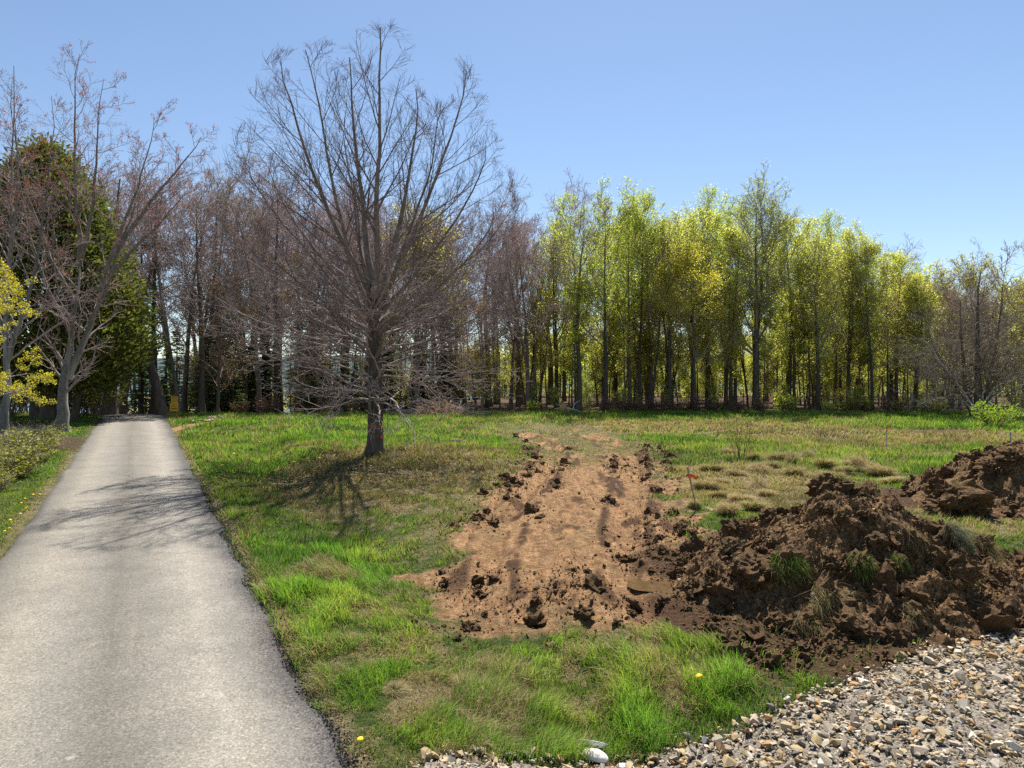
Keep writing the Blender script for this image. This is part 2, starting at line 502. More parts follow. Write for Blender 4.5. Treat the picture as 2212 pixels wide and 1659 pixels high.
def zones(x, y):
    n1 = fbm(x * 0.8, y * 0.8, 81, 4); n2 = fbm(x * 3.1, y * 2.4, 82, 3); n3 = fbm(x * 0.25, y * 0.25, 83, 3)
    u = x - road_x(y) - 2.0
    s, h = track(x, y)
    n4 = fbm(x * 7.5, y * 6.0, 86, 3)
    wob = 0.75 * (n1 - 0.5) + 0.6 * (n2 - 0.5) + 0.45 * (n4 - 0.5)
    inn = sstep(1.22, 0.74, np.abs(s) + wob) * sstep(8.0, 8.9, y + 1.2 * (n1 - 0.5)) * sstep(44, 30, y)
    soil = inn * np.clip(0.22 * sstep(42, 32, y) + 0.85 * sstep(25, 12.5, y + 7 * (n1 - 0.5) + 4 * (n2 - 0.5)) + 0.22 * sstep(40, 27, y) + 0.6 * sstep(0.5, 0.62, n1) * np.exp(-((np.abs(s + 0.05) - 0.5) / 0.3) ** 2), 0, 1)
    # foot of the track spreads left and to the heap
    soil = np.maximum(soil, sstep(0.22, 0.85, blob(x, y, 1210, 1285, 350, 66, 3) + 0.7 * (n1 - 0.5) + 0.6 * (n2 - 0.5) + 0.5 * (n4 - 0.5)))
    soil = np.maximum(soil, 0.9 * sstep(0.3, 0.9, blob(x, y, 930, 1225, 110, 24) + 0.8 * (n2 - 0.5) + 0.6 * (n4 - 0.5)))
    soil = np.maximum(soil, sstep(0.4, 0.6, blob(x, y, 1390, 1618, 150, 16) + 0.4 * (n2 - 0.5)))
    soil = np.maximum(soil, 0.8 * sstep(0.45, 0.62, blob(x, y, 385, 928, 32, 22) + 0.3 * (n2 - 0.5)))
    straw = inn * np.clip(1.15 - soil, 0, 1) * (0.45 + 0.8 * n2)
    straw = np.maximum(straw, 0.9 * sstep(0.25, 0.7, blob(x, y, 1640, 1050, 270, 62, 3) * (0.55 + n1 * 0.75)))
    straw = np.maximum(straw, 0.8 * sstep(0.3, 0.7, blob(x, y, 1480, 925, 420, 19, 3) * (0.5 + n1)))
    straw = np.maximum(straw, 0.8 * sstep(0.25, 0.7, blob(x, y, 1900, 945, 420, 20, 3) * (0.5 + n1)))
    straw = np.maximum(straw, 0.7 * sstep(0.3, 0.8, blob(x, y, 2060, 1120, 200, 50, 3) * (0.6 + n1)))
    straw = np.maximum(straw, 0.85 * sstep(0.25, 0.75, blob(x, y, 880, 1020, 330, 80, 3) * (0.35 + 1.2 * n2)))
    straw = np.maximum(straw, 0.62 * sstep(0.1, 0.95, blob(x, y, 1000, 1110, 130, 75, 2) * (0.3 + n1 + 0.3 * n2)))
    straw = np.maximum(straw, 0.8 * sstep(0.35, 0.7, blob(x, y, 900, 1500, 75, 75, 3) * (0.3 + 1.3 * n2)))
    straw = np.maximum(straw, 0.75 * sstep(0.35, 0.7, blob(x, y, 690, 1240, 120, 40, 3) * (0.25 + 1.3 * n2)))
    straw = np.maximum(straw, 0.7 * sstep(0.35, 0.7, blob(x, y, 1010, 1480, 70, 30, 3) * (0.25 + 1.3 * n2)))
    straw = np.maximum(straw, 0.65 * sstep(0.46, 0.66, n3 * 0.35 + n2 * 0.4 + n4 * 0.25))
    straw = np.maximum(straw, 0.8 * np.exp(-(np.minimum(np.abs(u - 0.12), np.abs(u + 4.1)) / 0.13) ** 2) * (0.5 + 0.7 * n2))
    straw = straw * np.where(u < -4.3, 0.25, 1.0)
    straw = np.maximum(straw * (1 - soil), 0.62 * soil * sstep(0.46, 0.78, fbm(x * 2.2, y * 0.9, 87, 4)))
    soil = soil * (1 - 0.35 * sstep(0.2, 0.6, straw))
    ridge = np.exp(-((np.abs(s + 0.05) - 0.74) / 0.06) ** 2) + np.exp(-((np.abs(s + 0.05) - 0.33) / 0.05) ** 2) + 0.9 * np.exp(-((np.abs(s) - 0.97) / 0.07) ** 2) + 0.7 * np.exp(-((np.abs(s - 0.03) - 0.55) / 0.03) ** 2)
    dark = np.clip(inn * (sstep(0.60, 0.72, fbm(x * 2.4, y * 1.1, 84, 4)) * 0.8 + ridge * sstep(0.42, 0.58, fbm(x * 2.0, y * 0.7, 88, 3) * 0.6 + n4 * 0.4) * sstep(34, 26, y) * 0.95), 0, 1) * (0.66 + 0.5 * n4)
    for X, Y, a, b in ((4.9, 9.8, 3.1, 2.6), (12.2, 15.8, 3.7, 2.7), (8.6, 9.9, 2.4, 1.3)):
        dark = np.maximum(dark, sstep(1.25, 0.75, np.hypot((x - X) / a, (y - Y) / b) + 0.7 * (n1 - 0.5) + 0.3 * (n2 - 0.5)))
    dark = np.maximum(dark, 0.9 * sstep(0.3, 0.6, blob(x, y, 1740, 1425, 190, 60) + 0.6 * (n2 - 0.5)))
    dark = np.maximum(dark, 0.6 * soil * sstep(0.54, 0.68, n2 * 0.4 + n4 * 0.6))
    dark = np.maximum(dark, 0.7 * sstep(0.4, 0.6, blob(x, y, 2010, 935, 150, 5) + 0.5 * (n2 - 0.5)))
    litter = sstep(-0.6, 0.6, y - tree_edge(x) + 1.5 * (n1 - 0.5))
    litter = np.maximum(litter, sstep(-5.0, -5.5, u + 0.9 * (n1 - 0.5)) * sstep(29, 25, y) * 0.95)
    litter = np.maximum(litter, 0.9 * sstep(-5.9, -6.5, u) * sstep(24, 28, y) * sstep(0.42, 0.55, n1))
    litter = np.maximum(litter, 0.8 * sstep(-3.85, -4.0, u) * sstep(-5.6, -5.2, u) * sstep(23, 26, y) * sstep(31, 29, y))
    return soil, straw, dark, litter, inn

# ------------------------------------------------------------------ ground sheet
def spaced(lo, hi, f):
    o = [lo]
    while o[-1] < hi: o.append(o[-1] + f(o[-1]))
    return o
ys = np.array([-60, -40, -25, -15, -8, -4, -1, 1, 2.2, 3.2] + spaced(3.9, 62, lambda v: max(0.055, 0.0102 * v)) + spaced(64, 420, lambda v: 0.06 * v) + [600, 900, 1400, 2000])
xr = spaced(10.5, 420, lambda v: 0.1 + 0.05 * (v - 10.5)) + [600, 900, 1500]
xl = [-v for v in (spaced(9.5, 420, lambda v: 0.1 + 0.045 * (v - 9.5)) + [600, 900, 1500])]
xs = np.array(xl[::-1] + list(np.arange(-9.43, 10.45, 0.08)) + xr)
X, Y = np.meshgrid(xs, ys)
Z = H(X, Y)
soil, straw, dark, litter, inn = zones(X, Y)
Z = Z + 0.05 * dark * (fbm(X * 5, Y * 5, 91, 3) - 0.4) + 0.03 * litter * (fbm(X * 4, Y * 4, 92, 3) - 0.5)
nx, ny = len(xs), len(ys)
V = np.stack([X, Y, Z], -1).reshape(-1, 3)
idx = np.arange(nx * ny).reshape(ny, nx)
quads = np.stack([idx[:-1, :-1], idx[:-1, 1:], idx[1:, 1:], idx[1:, :-1]], -1).reshape(-1, 4)
zone = np.stack([soil, straw, dark, litter], -1).reshape(-1, 4)
isdirt = ((inn > 0.5) | (soil > 0.5)) & (Y < 41) & (Y > 7.3) & (X > -3.2) & (X < 7)
qd = (isdirt[:-1, :-1] & isdirt[1:, 1:]).reshape(-1)

m, nt, out = new_mat('ground')
at = N(nt, 'ShaderNodeAttribute', attribute_name='zone')
sep = N(nt, 'ShaderNodeSeparateColor'); L(nt, at.outputs['Color'], sep.inputs[0])
v = mapping(nt, (1, 1, 1))
na = noise(nt, 0.7, 6, 0.65, v); nb = noise(nt, 6, 6, 0.7, v); nc = noise(nt, 38, 5, 0.7, v); nd = noise(nt, 150, 3, 0.6, v)
vs = mapping(nt, (60, 9, 20)); ns = noise(nt, 1.0, 4, 0.7, vs, 2.0)
green = ramp(nt, nb.outputs[0], [(0.3, (0.042, 0.058, 0.016)), (0.5, (0.085, 0.115, 0.028)), (0.72, (0.20, 0.175, 0.075))]).outputs[0]
strawc = ramp(nt, ns.outputs[0], [(0.3, (0.17, 0.115, 0.062)), (0.5, (0.34, 0.25, 0.142)), (0.7, (0.46, 0.36, 0.22))]).outputs[0]
strawc = mixc(nt, ramp(nt, nb.outputs[0], [(0.4, 0.0), (0.65, 0.5)]).outputs[0], strawc, (0.17, 0.17, 0.06))
soilc = ramp(nt, nb.outputs[0], [(0.28, (0.19, 0.098, 0.042)), (0.46, (0.37, 0.205, 0.095)), (0.72, (0.53, 0.335, 0.175))]).outputs[0]
soilc = mixc(nt, ramp(nt, nc.outputs[0], [(0.5, 0.0), (0.72, 0.6)]).outputs[0], soilc, (0.12, 0.062, 0.032))
nstr = noise(nt, 1.0, 5, 0.65, mapping(nt, (5.5, 0.9, 3.0)), 0.8)
soilc = mixc(nt, 1.0, soilc, ramp(nt, nstr.outputs[0], [(0.3, 0.62), (0.5, 1.0), (0.68, 1.42)]).outputs[0], 'MULTIPLY')
ntr = noise(nt, 1.0, 3, 0.6, mapping(nt, (2.2, 9.0, 3.0)), 0.6)
soilc = mixc(nt, ramp(nt, nd.outputs[0], [(0.62, 0.0), (0.7, 0.6)]).outputs[0], soilc, (0.45, 0.36, 0.26))
darkc = ramp(nt, nc.outputs[0], [(0.3, (0.05, 0.026, 0.014)), (0.55, (0.12, 0.066, 0.035)), (0.75, (0.22, 0.13, 0.07))]).outputs[0]
litc = ramp(nt, nc.outputs[0], [(0.3, (0.04, 0.025, 0.014)), (0.5, (0.10, 0.064, 0.036)), (0.7, (0.20, 0.14, 0.09))]).outputs[0]
def edge(socket, amt=0.5):
    t = math_(nt, 'ADD', socket, math_(nt, 'MULTIPLY', math_(nt, 'SUBTRACT', nc.outputs[0], 0.5), amt))
    t = math_(nt, 'ADD', t, math_(nt, 'MULTIPLY', math_(nt, 'SUBTRACT', nb.outputs[0], 0.5), amt * 0.9))
    return ramp(nt, t, [(0.25, 0.0), (0.75, 1.0)]).outputs[0]
cc = mixc(nt, edge(sep.outputs[1], 0.9), green, strawc)
cc = mixc(nt, edge(sep.outputs[0], 0.8), cc, soilc)
cc = mixc(nt, edge(at.outputs['Alpha'], 0.6), cc, litc)
cc = mixc(nt, edge(sep.outputs[2], 0.8), cc, darkc)
hh = math_(nt, 'ADD', math_(nt, 'MULTIPLY_ADD', nb.outputs[0], 1.3, math_(nt, 'MULTIPLY_ADD', nstr.outputs[0], 0.9, math_(nt, 'MULTIPLY', ntr.outputs[0], 0.5))), math_(nt, 'MULTIPLY_ADD', nc.outputs[0], 0.6, math_(nt, 'MULTIPLY', nd.outputs[0], 0.15)))
principled(nt, out, cc, 0.95, bump(nt, hh, 1.0, 0.14), 0.12)
M['ground'] = m

def submesh(name, q):
    used = np.unique(q)
    remap = np.full(len(V), -1); remap[used] = np.arange(len(used))
    return mesh_np(name, V[used], remap[q], None, None, True, {'zone': zone[used]}, (M['ground'],))
ground = link('ground', submesh('ground', quads[~qd])); ground['kind'] = 'structure'
ground['label'] = 'grassy ground running from the road back under the trees'
dirt_track = link('dirt_track', submesh('dirt_track', quads[qd])); dirt_track['kind'] = 'structure'
dirt_track['label'] = 'bare earth vehicle track running from the puddle back across the field'

# ------------------------------------------------------------------ road
ry = np.array(spaced(-12, 3.5, lambda v: 0.5) + spaced(4.0, 20, lambda v: 0.09) + spaced(20.2, 75, lambda v: 0.25))
rw = np.linspace(-1, 1, 41)
RX, RY = np.meshgrid(rw, ry)
wobL = 0.10 * (fbm(RY * 0.9, RY * 0 + 1, 101, 4) - 0.5) * 2; wobR = 0.15 * (fbm(RY * 1.5, RY * 0 + 9, 102, 5) - 0.5) * 2
half = 2.0 + np.where(RX < 0, wobL, wobR)
rX = road_x(RY) + RX * half
rZ = base_h(rX, RY) + 0.035 + 0.03 * (1 - RX ** 2) - 0.03 * (np.abs(RX) > 0.985)
ri = np.arange(RX.size).reshape(RX.shape)
rq = np.stack([ri[:-1, :-1], ri[:-1, 1:], ri[1:, 1:], ri[1:, :-1]], -1).reshape(-1, 4)
rc = np.stack([RX * 0.5 + 0.5, RY / 100.0, RX * 0], -1).reshape(-1, 3)
m, nt, out = new_mat('old_asphalt')
at = N(nt, 'ShaderNodeAttribute', attribute_name='rc')
sep = N(nt, 'ShaderNodeSeparateColor'); L(nt, at.outputs['Color'], sep.inputs[0])
v = mapping(nt, (1, 1, 1))
cmb = N(nt, 'ShaderNodeCombineXYZ')
L(nt, math_(nt, 'MULTIPLY', sep.outputs[0], 4.0), cmb.inputs[0]); L(nt, math_(nt, 'MULTIPLY', sep.outputs[1], 9.0), cmb.inputs[1])
nl = noise(nt, 1.6, 5, 0.6, cmb.outputs[0]); nb = noise(nt, 1.3, 5, 0.65, v); nf = noise(nt, 42, 5, 0.85, v); ng = noise(nt, 170, 2, 0.6, v)
acr = sep.outputs[0]
prof = ramp(nt, math_(nt, 'ADD', acr, math_(nt, 'MULTIPLY', math_(nt, 'SUBTRACT', nl.outputs[0], 0.5), 0.10)),
            [(0.0, (0.07, 0.066, 0.06)), (0.05, (0.135, 0.127, 0.112)), (0.2, (0.225, 0.208, 0.178)), (0.33, (0.195, 0.184, 0.164)), (0.5, (0.128, 0.119, 0.104)), (0.64, (0.178, 0.167, 0.148)), (0.78, (0.242, 0.226, 0.20)), (0.9, (0.16, 0.151, 0.137)), (0.985, (0.10, 0.096, 0.09))]).outputs[0]
cc = mixc(nt, 1.0, prof, ramp(nt, nb.outputs[0], [(0.3, (0.90, 0.87, 0.82)), (0.7, (1.22, 1.17, 1.08))]).outputs[0], 'MULTIPLY')
tan = ramp(nt, nl.outputs[0], [(0.55, 0.0), (0.78, 0.45)]).outputs[0]
cc = mixc(nt, tan, cc, (0.25, 0.21, 0.155))
cc = mixc(nt, 1.0, cc, ramp(nt, nf.outputs[0], [(0.30, 0.40), (0.44, 0.88), (0.56, 1.08), (0.70, 1.75)]).outputs[0], 'MULTIPLY')
cc = mixc(nt, 1.0, cc, ramp(nt, ng.outputs[0], [(0.3, 0.8), (0.7, 1.2)]).outputs[0], 'MULTIPLY')
nm = noise(nt, 7.0, 5, 0.7, v)
cc = mixc(nt, 1.0, cc, ramp(nt, nm.outputs[0], [(0.3, 0.92), (0.5, 1.0), (0.7, 1.06)]).outputs[0], 'MULTIPLY')
spot = noise(nt, 2.6, 2, 0.4, v)
cc = mixc(nt, ramp(nt, spot.outputs[0], [(0.73, 0.0), (0.76, 0.5)]).outputs[0], cc, (0.34, 0.31, 0.25))
va = N(nt, 'ShaderNodeTexVoronoi'); va.inputs['Scale'].default_value = 62.0; L(nt, v, va.inputs['Vector'])
sva = N(nt, 'ShaderNodeSeparateColor'); L(nt, va.outputs['Color'], sva.inputs[0])
cc = mixc(nt, 1.0, cc, ramp(nt, sva.outputs[0], [(0.0, 0.66), (0.25, 0.86), (0.75, 0.98), (1.0, 1.3)]).outputs[0], 'MULTIPLY')
# crumbled dark edge on the right
ed = math_(nt, 'ADD', acr, math_(nt, 'MULTIPLY', math_(nt, 'SUBTRACT', nf.outputs[0], 0.5), 0.2))
ed = math_(nt, 'ADD', ed, math_(nt, 'MULTIPLY', math_(nt, 'SUBTRACT', sva.outputs[1], 0.5), 0.10))
cc = mixc(nt, ramp(nt, ed, [(0.93, 0.0), (0.975, 0.92)]).outputs[0], cc, (0.045, 0.041, 0.038))
# cracks, thin and broken
vor = N(nt, 'ShaderNodeTexVoronoi', feature='DISTANCE_TO_EDGE'); vor.inputs['Scale'].default_value = 0.33
nw = noise(nt, 1.7, 4, 0.6, v)
vadd = N(nt, 'ShaderNodeVectorMath', operation='ADD'); L(nt, v, vadd.inputs[0])
vsc = N(nt, 'ShaderNodeVectorMath', operation='SCALE'); L(nt, nw.outputs['Color'], vsc.inputs[0]); vsc.inputs['Scale'].default_value = 1.1
L(nt, vsc.outputs[0], vadd.inputs[1]); L(nt, vadd.outputs[0], vor.inputs['Vector'])
crk = math_(nt, 'MULTIPLY', ramp(nt, vor.outputs['Distance'], [(0.0, 1.0), (0.009, 0.0)]).outputs[0], ramp(nt, nb.outputs[0], [(0.5, 0.0), (0.62, 0.4)]).outputs[0])
cc = mixc(nt, crk, cc, (0.09, 0.08, 0.075))
hh = math_(nt, 'ADD', nf.outputs[0], math_(nt, 'MULTIPLY', ng.outputs[0], 0.5))
principled(nt, out, cc, 0.85, bump(nt, hh, 0.5, 0.008), 0.25)
road = link('road', mesh_np('road', np.stack([rX, RY, rZ], -1), rq, None, None, True, {'rc': rc}, (m,)))
road['kind'] = 'structure'; road['label'] = 'narrow worn grey asphalt road climbing to a crest between the trees'

# ------------------------------------------------------------------ bay and far shore
m, nt, out = new_mat('bay_water')
n1 = noise(nt, 0.6, 4, 0.6, mapping(nt, (1, 0.25, 1)))
principled(nt, out, (0.05, 0.11, 0.17), 0.12, bump(nt, n1.outputs[0], 0.25, 0.3), 0.5)
bm = bmesh.new()
vs_ = [bm.verts.new(p) for p in ((-900, 70, -5.2), (500, 70, -5.2), (900, 900, -5.2), (-1500, 900, -5.2))]
bm.faces.new(vs_)
water = link('water', bm_mesh(bm, 'water', (m,))); water['kind'] = 'structure'; water['label'] = 'blue bay water glimpsed past the crest of the road'
hx = np.linspace(-1500, 900, 160); hy = np.linspace(700, 1300, 40)
HX, HY = np.meshgrid(hx, hy)
HZ = -8 + 62 * np.sin(np.clip((HY - 700) / 600, 0, 1) * PI) * (0.55 + 0.6 * fbm(HX * 0.006, HY * 0.006, 111, 4)) * sstep(700, 760, HY)
hi = np.arange(HX.size).reshape(HX.shape)
m, nt, out = new_mat('wooded_far_shore')
n1 = noise(nt, 0.09, 6, 0.7, mapping(nt, (1, 1, 1)))
cc = ramp(nt, n1.outputs[0], [(0.35, (0.06, 0.09, 0.10)), (0.65, (0.13, 0.16, 0.14))]).outputs[0]  # woods tinted blue-grey, distance haze put into the colour
principled(nt, out, cc, 1.0, bump(nt, n1.outputs[0], 1.0, 4.0), 0.0)
hills = link('hills', mesh_np('hills', np.stack([HX, HY, HZ], -1), np.stack([hi[:-1, :-1], hi[:-1, 1:], hi[1:, 1:], hi[1:, :-1]], -1).reshape(-1, 4), None, None, True, None, (m,)))
hills['kind'] = 'structure'; hills['label'] = 'low wooded far shore across the bay'

# ------------------------------------------------------------------ puddle
m, nt, out = new_mat('muddy_water')
n1 = noise(nt, 9, 3, 0.5, mapping(nt, (1, 1, 1)))
principled(nt, out, ramp(nt, n1.outputs[0], [(0.3, (0.075, 0.043, 0.022)), (0.7, (0.12, 0.072, 0.04))]).outputs[0], 0.06, bump(nt, n1.outputs[0], 0.05, 0.01), 0.5)
ang = np.linspace(0, 2 * PI, 40, endpoint=False)
pz = float(base_h(np.array([PUD[0]]), np.array([PUD[1]]))[0]) - 0.045
rr = 1 + 0.25 * (fbm(np.cos(ang) * 1.5 + 5, np.sin(ang) * 1.5 + 5, 121, 3) - 0.5) * 2
PV = np.stack([PUD[0] + 0.78 * rr * np.cos(ang), PUD[1] + 0.42 * rr * np.sin(ang), np.full(40, pz)], -1)
PV = np.concatenate([PV, [[PUD[0], PUD[1], pz]]])
puddle = link('puddle', mesh_np('puddle', PV, None, [(k, (k + 1) % 40, 40) for k in range(40)], None, False, None, (m,)))
puddle['kind'] = 'structure'; puddle['label'] = 'small brown puddle at the foot of the dirt heap'
# ------------------------------------------------------------------ loose pieces: stones, clods
def hull_piece(seed, sx, sy, sz, n=15):
    r = np.random.default_rng(seed)
    p = norm(r.normal(size=(n, 3))) * r.uniform(0.8, 1.05, (n, 1))
    p = np.sign(p) * np.abs(p) ** 0.8 * np.array([sx, sy, sz])
    bm = bmesh.new()
    vs = [bm.verts.new(q) for q in p]
    g = bmesh.ops.convex_hull(bm, input=vs)
    kill = list({e for e in g['geom_interior'] + g['geom_unused'] if isinstance(e, bmesh.types.BMVert)})
    if kill: bmesh.ops.delete(bm, geom=kill, context='VERTS')
    bm.normal_update()
    bm.verts.index_update()
    V = np.array([v.co[:] for v in bm.verts]); T = np.array([[v.index for v in f.verts] for f in bm.faces])
    bm.free()
    return V, T

def clod_piece(seed, sub=2, amp=0.35, sq=(1, 1, 0.75)):
    r = np.random.default_rng(seed)
    bm = bmesh.new()
    bmesh.ops.create_icosphere(bm, subdivisions=sub, radius=1.0)
    V = np.array([v.co[:] for v in bm.verts]); T = np.array([[v.index for v in f.verts] for f in bm.faces])
    bm.free()
    o = r.uniform(0, 50, 3)
    d = np.zeros(len(V))
    for k, (fr, a) in enumerate(((1.2, 1.0), (2.6, 0.7), (5.5, 0.5), (11.0, 0.4), (23.0, 0.32))):
        d += a * (vnoise(V[:, 0] * fr + o[0] + V[:, 2] * fr * 0.7, V[:, 1] * fr + o[1] - V[:, 2] * fr * 0.6, seed + k) - 0.5)
    V = V * (1 + amp * 2 * d + r.uniform(-0.07, 0.07, len(d)))[:, None] * np.array(sq)
    return V, T

def rand_rot(n, r, flat=1.0):
    """n rotation matrices; flat < 1 keeps pieces lying down"""
    a = r.uniform(0, 2 * PI, n); b = r.normal(0, 0.9 * flat, n); c = r.normal(0, 0.9 * flat, n)
    ca, sa, cb, sb, cg, sg = np.cos(a), np.sin(a), np.cos(b), np.sin(b), np.cos(c), np.sin(c)
    Rz = np.zeros((n, 3, 3)); Rz[:, 0, 0] = ca; Rz[:, 0, 1] = -sa; Rz[:, 1, 0] = sa; Rz[:, 1, 1] = ca; Rz[:, 2, 2] = 1
    Ry = np.zeros((n, 3, 3)); Ry[:, 0, 0] = cb; Ry[:, 0, 2] = sb; Ry[:, 2, 0] = -sb; Ry[:, 2, 2] = cb; Ry[:, 1, 1] = 1
    Rx = np.zeros((n, 3, 3)); Rx[:, 1, 1] = cg; Rx[:, 1, 2] = -sg; Rx[:, 2, 1] = sg; Rx[:, 2, 2] = cg; Rx[:, 0, 0] = 1
    return Rx @ Ry @ Rz

def scatter_join(variants, P, S, r, flat=0.5, col=None):
    mb = MB()
    which = r.integers(0, len(variants), len(P))
    for k, (V, T) in enumerate(variants):
        sel = np.where(which == k)[0]
        if not len(sel): continue
        Rm = rand_rot(len(sel), r, flat)
        W = np.einsum('vj,njk->nvk', V, Rm) * S[sel][:, None, None] + P[sel][:, None, :]
        tt = (T[None] + (np.arange(len(sel)) * len(V))[:, None, None]).reshape(-1, 3)
        c = None if col is None else np.repeat(col[sel], len(V), 0)
        mb.add(W.reshape(-1, 3), None, tt, c)
    return mb

STONES = [hull_piece(200 + k, 1, R0.uniform(0.5, 0.9), R0.uniform(0.25, 0.55), 10) for k in range(12)]
CLODS = [clod_piece(300 + k, 3, 0.55) for k in range(8)]
CRUMBS = [hull_piece(400 + k, 1, 0.8, 0.7, 6) for k in range(8)]
STONE_ME = [mesh_np('stone', v, None, t, None, False, None, (M['stone'],)) for v, t in STONES]
CLOD_ME = [mesh_np('clod', v, None, t, None, False, None, (M['topsoil'],)) for v, t in CLODS]

def put_pieces(name, meshes, P, S, r, parent, flat=0.5):
    for p, s in zip(P, S):
        link(name, meshes[int(r.integers(len(meshes)))], parent, tuple(p), (r.normal(0, flat), r.normal(0, flat), r.uniform(0, 6.28)), float(s))

# ------------------------------------------------------------------ crushed stone bed
def gravel_h(x, y):
    g = gravel_in(x, y)
    return H(x, y) + 0.02 + 0.12 * sstep(0.0, 1.3, g) + 0.05 * (fbm(x * 1.5, y * 1.5, 131, 3) - 0.5)
gxs, gys = np.arange(-2.5, 16, 0.1), np.arange(1.5, 14, 0.1)
GX, GY = np.meshgrid(gxs, gys)
GI = gravel_in(GX, GY); GZ = gravel_h(GX, GY)
gi = np.arange(GX.size).reshape(GX.shape)
ok = GI > 0.03
gq = np.stack([gi[:-1, :-1], gi[:-1, 1:], gi[1:, 1:], gi[1:, :-1]], -1)[ok[:-1, :-1] & ok[1:, 1:]]
m, nt, out = new_mat('stone_dust')
v = mapping(nt, (1, 1, 1))
vo = N(nt, 'ShaderNodeTexVoronoi'); vo.inputs['Scale'].default_value = 38.0; L(nt, v, vo.inputs['Vector'])
n1 = noise(nt, 5, 5, 0.7, v)
sp = N(nt, 'ShaderNodeSeparateColor'); L(nt, vo.outputs['Color'], sp.inputs[0])
cc = ramp(nt, sp.outputs[0], [(0.0, (0.11, 0.09, 0.065)), (0.5, (0.19, 0.16, 0.12)), (1.0, (0.30, 0.27, 0.23))]).outputs[0]
cc = mixc(nt, 1.0, cc, ramp(nt, n1.outputs[0], [(0.3, 0.6), (0.7, 1.15)]).outputs[0], 'MULTIPLY')
principled(nt, out, cc, 0.95, bump(nt, math_(nt, 'SUBTRACT', 1.0, vo.outputs['Distance']), 0.8, 0.02), 0.1)
used = np.unique(gq); rm = np.full(GX.size, -1); rm[used] = np.arange(len(used))
gravel_bed = link('gravel_bed', mesh_np('gravel_bed', np.stack([GX, GY, GZ], -1).reshape(-1, 3)[used], rm[gq], None, None, True, None, (m,)))
gravel_bed['kind'] = 'structure'; gravel_bed['label'] = 'bed of grey and tan crushed stone along the near edge of the field'

r = np.random.default_rng(21)
n = 60000
sx_, sy_ = r.uniform(-2.2, 13, n), r.uniform(3.6, 12.5, n)
keep = (np.abs(sx_) < 0.95 * sy_ + 1.0) & (gravel_in(sx_, sy_) > -0.02 + 0.16 * r.random(n) ** 3 * np.where(r.random(n) < 0.3, -1, 1))
# the near right corner is thinner, more dust
thin = np.exp(-(((sx_ - 4.6) / 0.7) ** 2 + ((sy_ - 5.7) / 0.35) ** 2))
keep &= r.random(n) > 0.8 * thin
left = sstep(1.6, 0.9, sx_)
keep &= r.random(n) > 0.5 * left * sstep(0.1, 0.3, gravel_in(sx_, sy_)) * 0.6
sx_, sy_ = sx_[keep], sy_[keep]
S = np.clip(r.lognormal(math.log(0.0255), 0.47, len(sx_)), 0.010, 0.08)
S = S * (1 - 0.35 * sstep(1.4, 0.6, sx_)) 
P = np.stack([sx_, sy_, gravel_h(sx_, sy_) + S * 0.28 + r.uniform(0, 0.03, len(S))], -1)
rank = np.argsort(-(S / sy_) * (sy_ > 5.3) * (np.abs(sx_) < 0.78 * sy_))
big, rest = rank[:300], rank[300:]
put_pieces('stone', STONE_ME, P[big], S[big], r, gravel_bed, 0.45)
fx, fy = r.uniform(-1.5, 9, 16000), r.uniform(4.8, 10.5, 16000)
kf = (gravel_in(fx, fy) > -0.25 * r.random(16000) ** 2) & (np.abs(fx) < 0.85 * fy + 0.3)
fx, fy = fx[kf], fy[kf]; fs = r.uniform(0.007, 0.015, len(fx))
o = link('stone_fines', scatter_join(CRUMBS, np.stack([fx, fy, gravel_h(fx, fy) + 0.012], -1), fs, r, 1.0).mesh('stone_fines', (M['stone'],)), gravel_bed); o['kind'] = 'stuff'
o = link('crushed_stones', scatter_join(STONES, P[rest], S[rest], r, 0.5).mesh('crushed_stones', (M['stone'],)), gravel_bed); o['kind'] = 'stuff'
# scattered stones at the bottom edge by the grass, and by the crest of the road
sx_ = r.uniform(-0.75, 0.5, 26); sy_ = r.uniform(5.35, 5.75, 26); S2 = r.uniform(0.04, 0.09, 26)
put_pieces('stone', STONE_ME, np.stack([sx_, sy_, H(sx_, sy_) + S2 * 0.4], -1), S2, r, ground, 0.4)
sx_ = gx(r.uniform(375, 470, 60), 38.5); sy_ = r.uniform(37.2, 40.5, 60); S2 = r.uniform(0.07, 0.20, 60)
o = link('stone_scatter', scatter_join(STONES, np.stack([sx_, sy_, H(sx_, sy_) + S2 * 0.3], -1), S2, r).mesh('stone_scatter', (M['stone'],)))
o['kind'] = 'stuff'; o['label'] = 'pale loose stones beside the crest of the road'; o['category'] = 'stones'

# crumbs of broken asphalt on the right edge of the road
n = 6000
cy = 5 + 13 * r.random(n) ** 1.6; cx = road_x(cy) + 2.0 + r.normal(-0.03, 0.12, n)
S2 = r.uniform(0.006, 0.019, n)
o = link('asphalt_crumbs', scatter_join(CRUMBS, np.stack([cx, cy, np.maximum(H(cx, cy), base_h(cx, cy) + 0.02) + S2 * 0.4 + 0.006], -1), S2, r).mesh('asphalt_crumbs', (plain_mat('asphalt_crumb', (0.035, 0.032, 0.03), 0.9, 0.4),)), road)
o['kind'] = 'stuff'

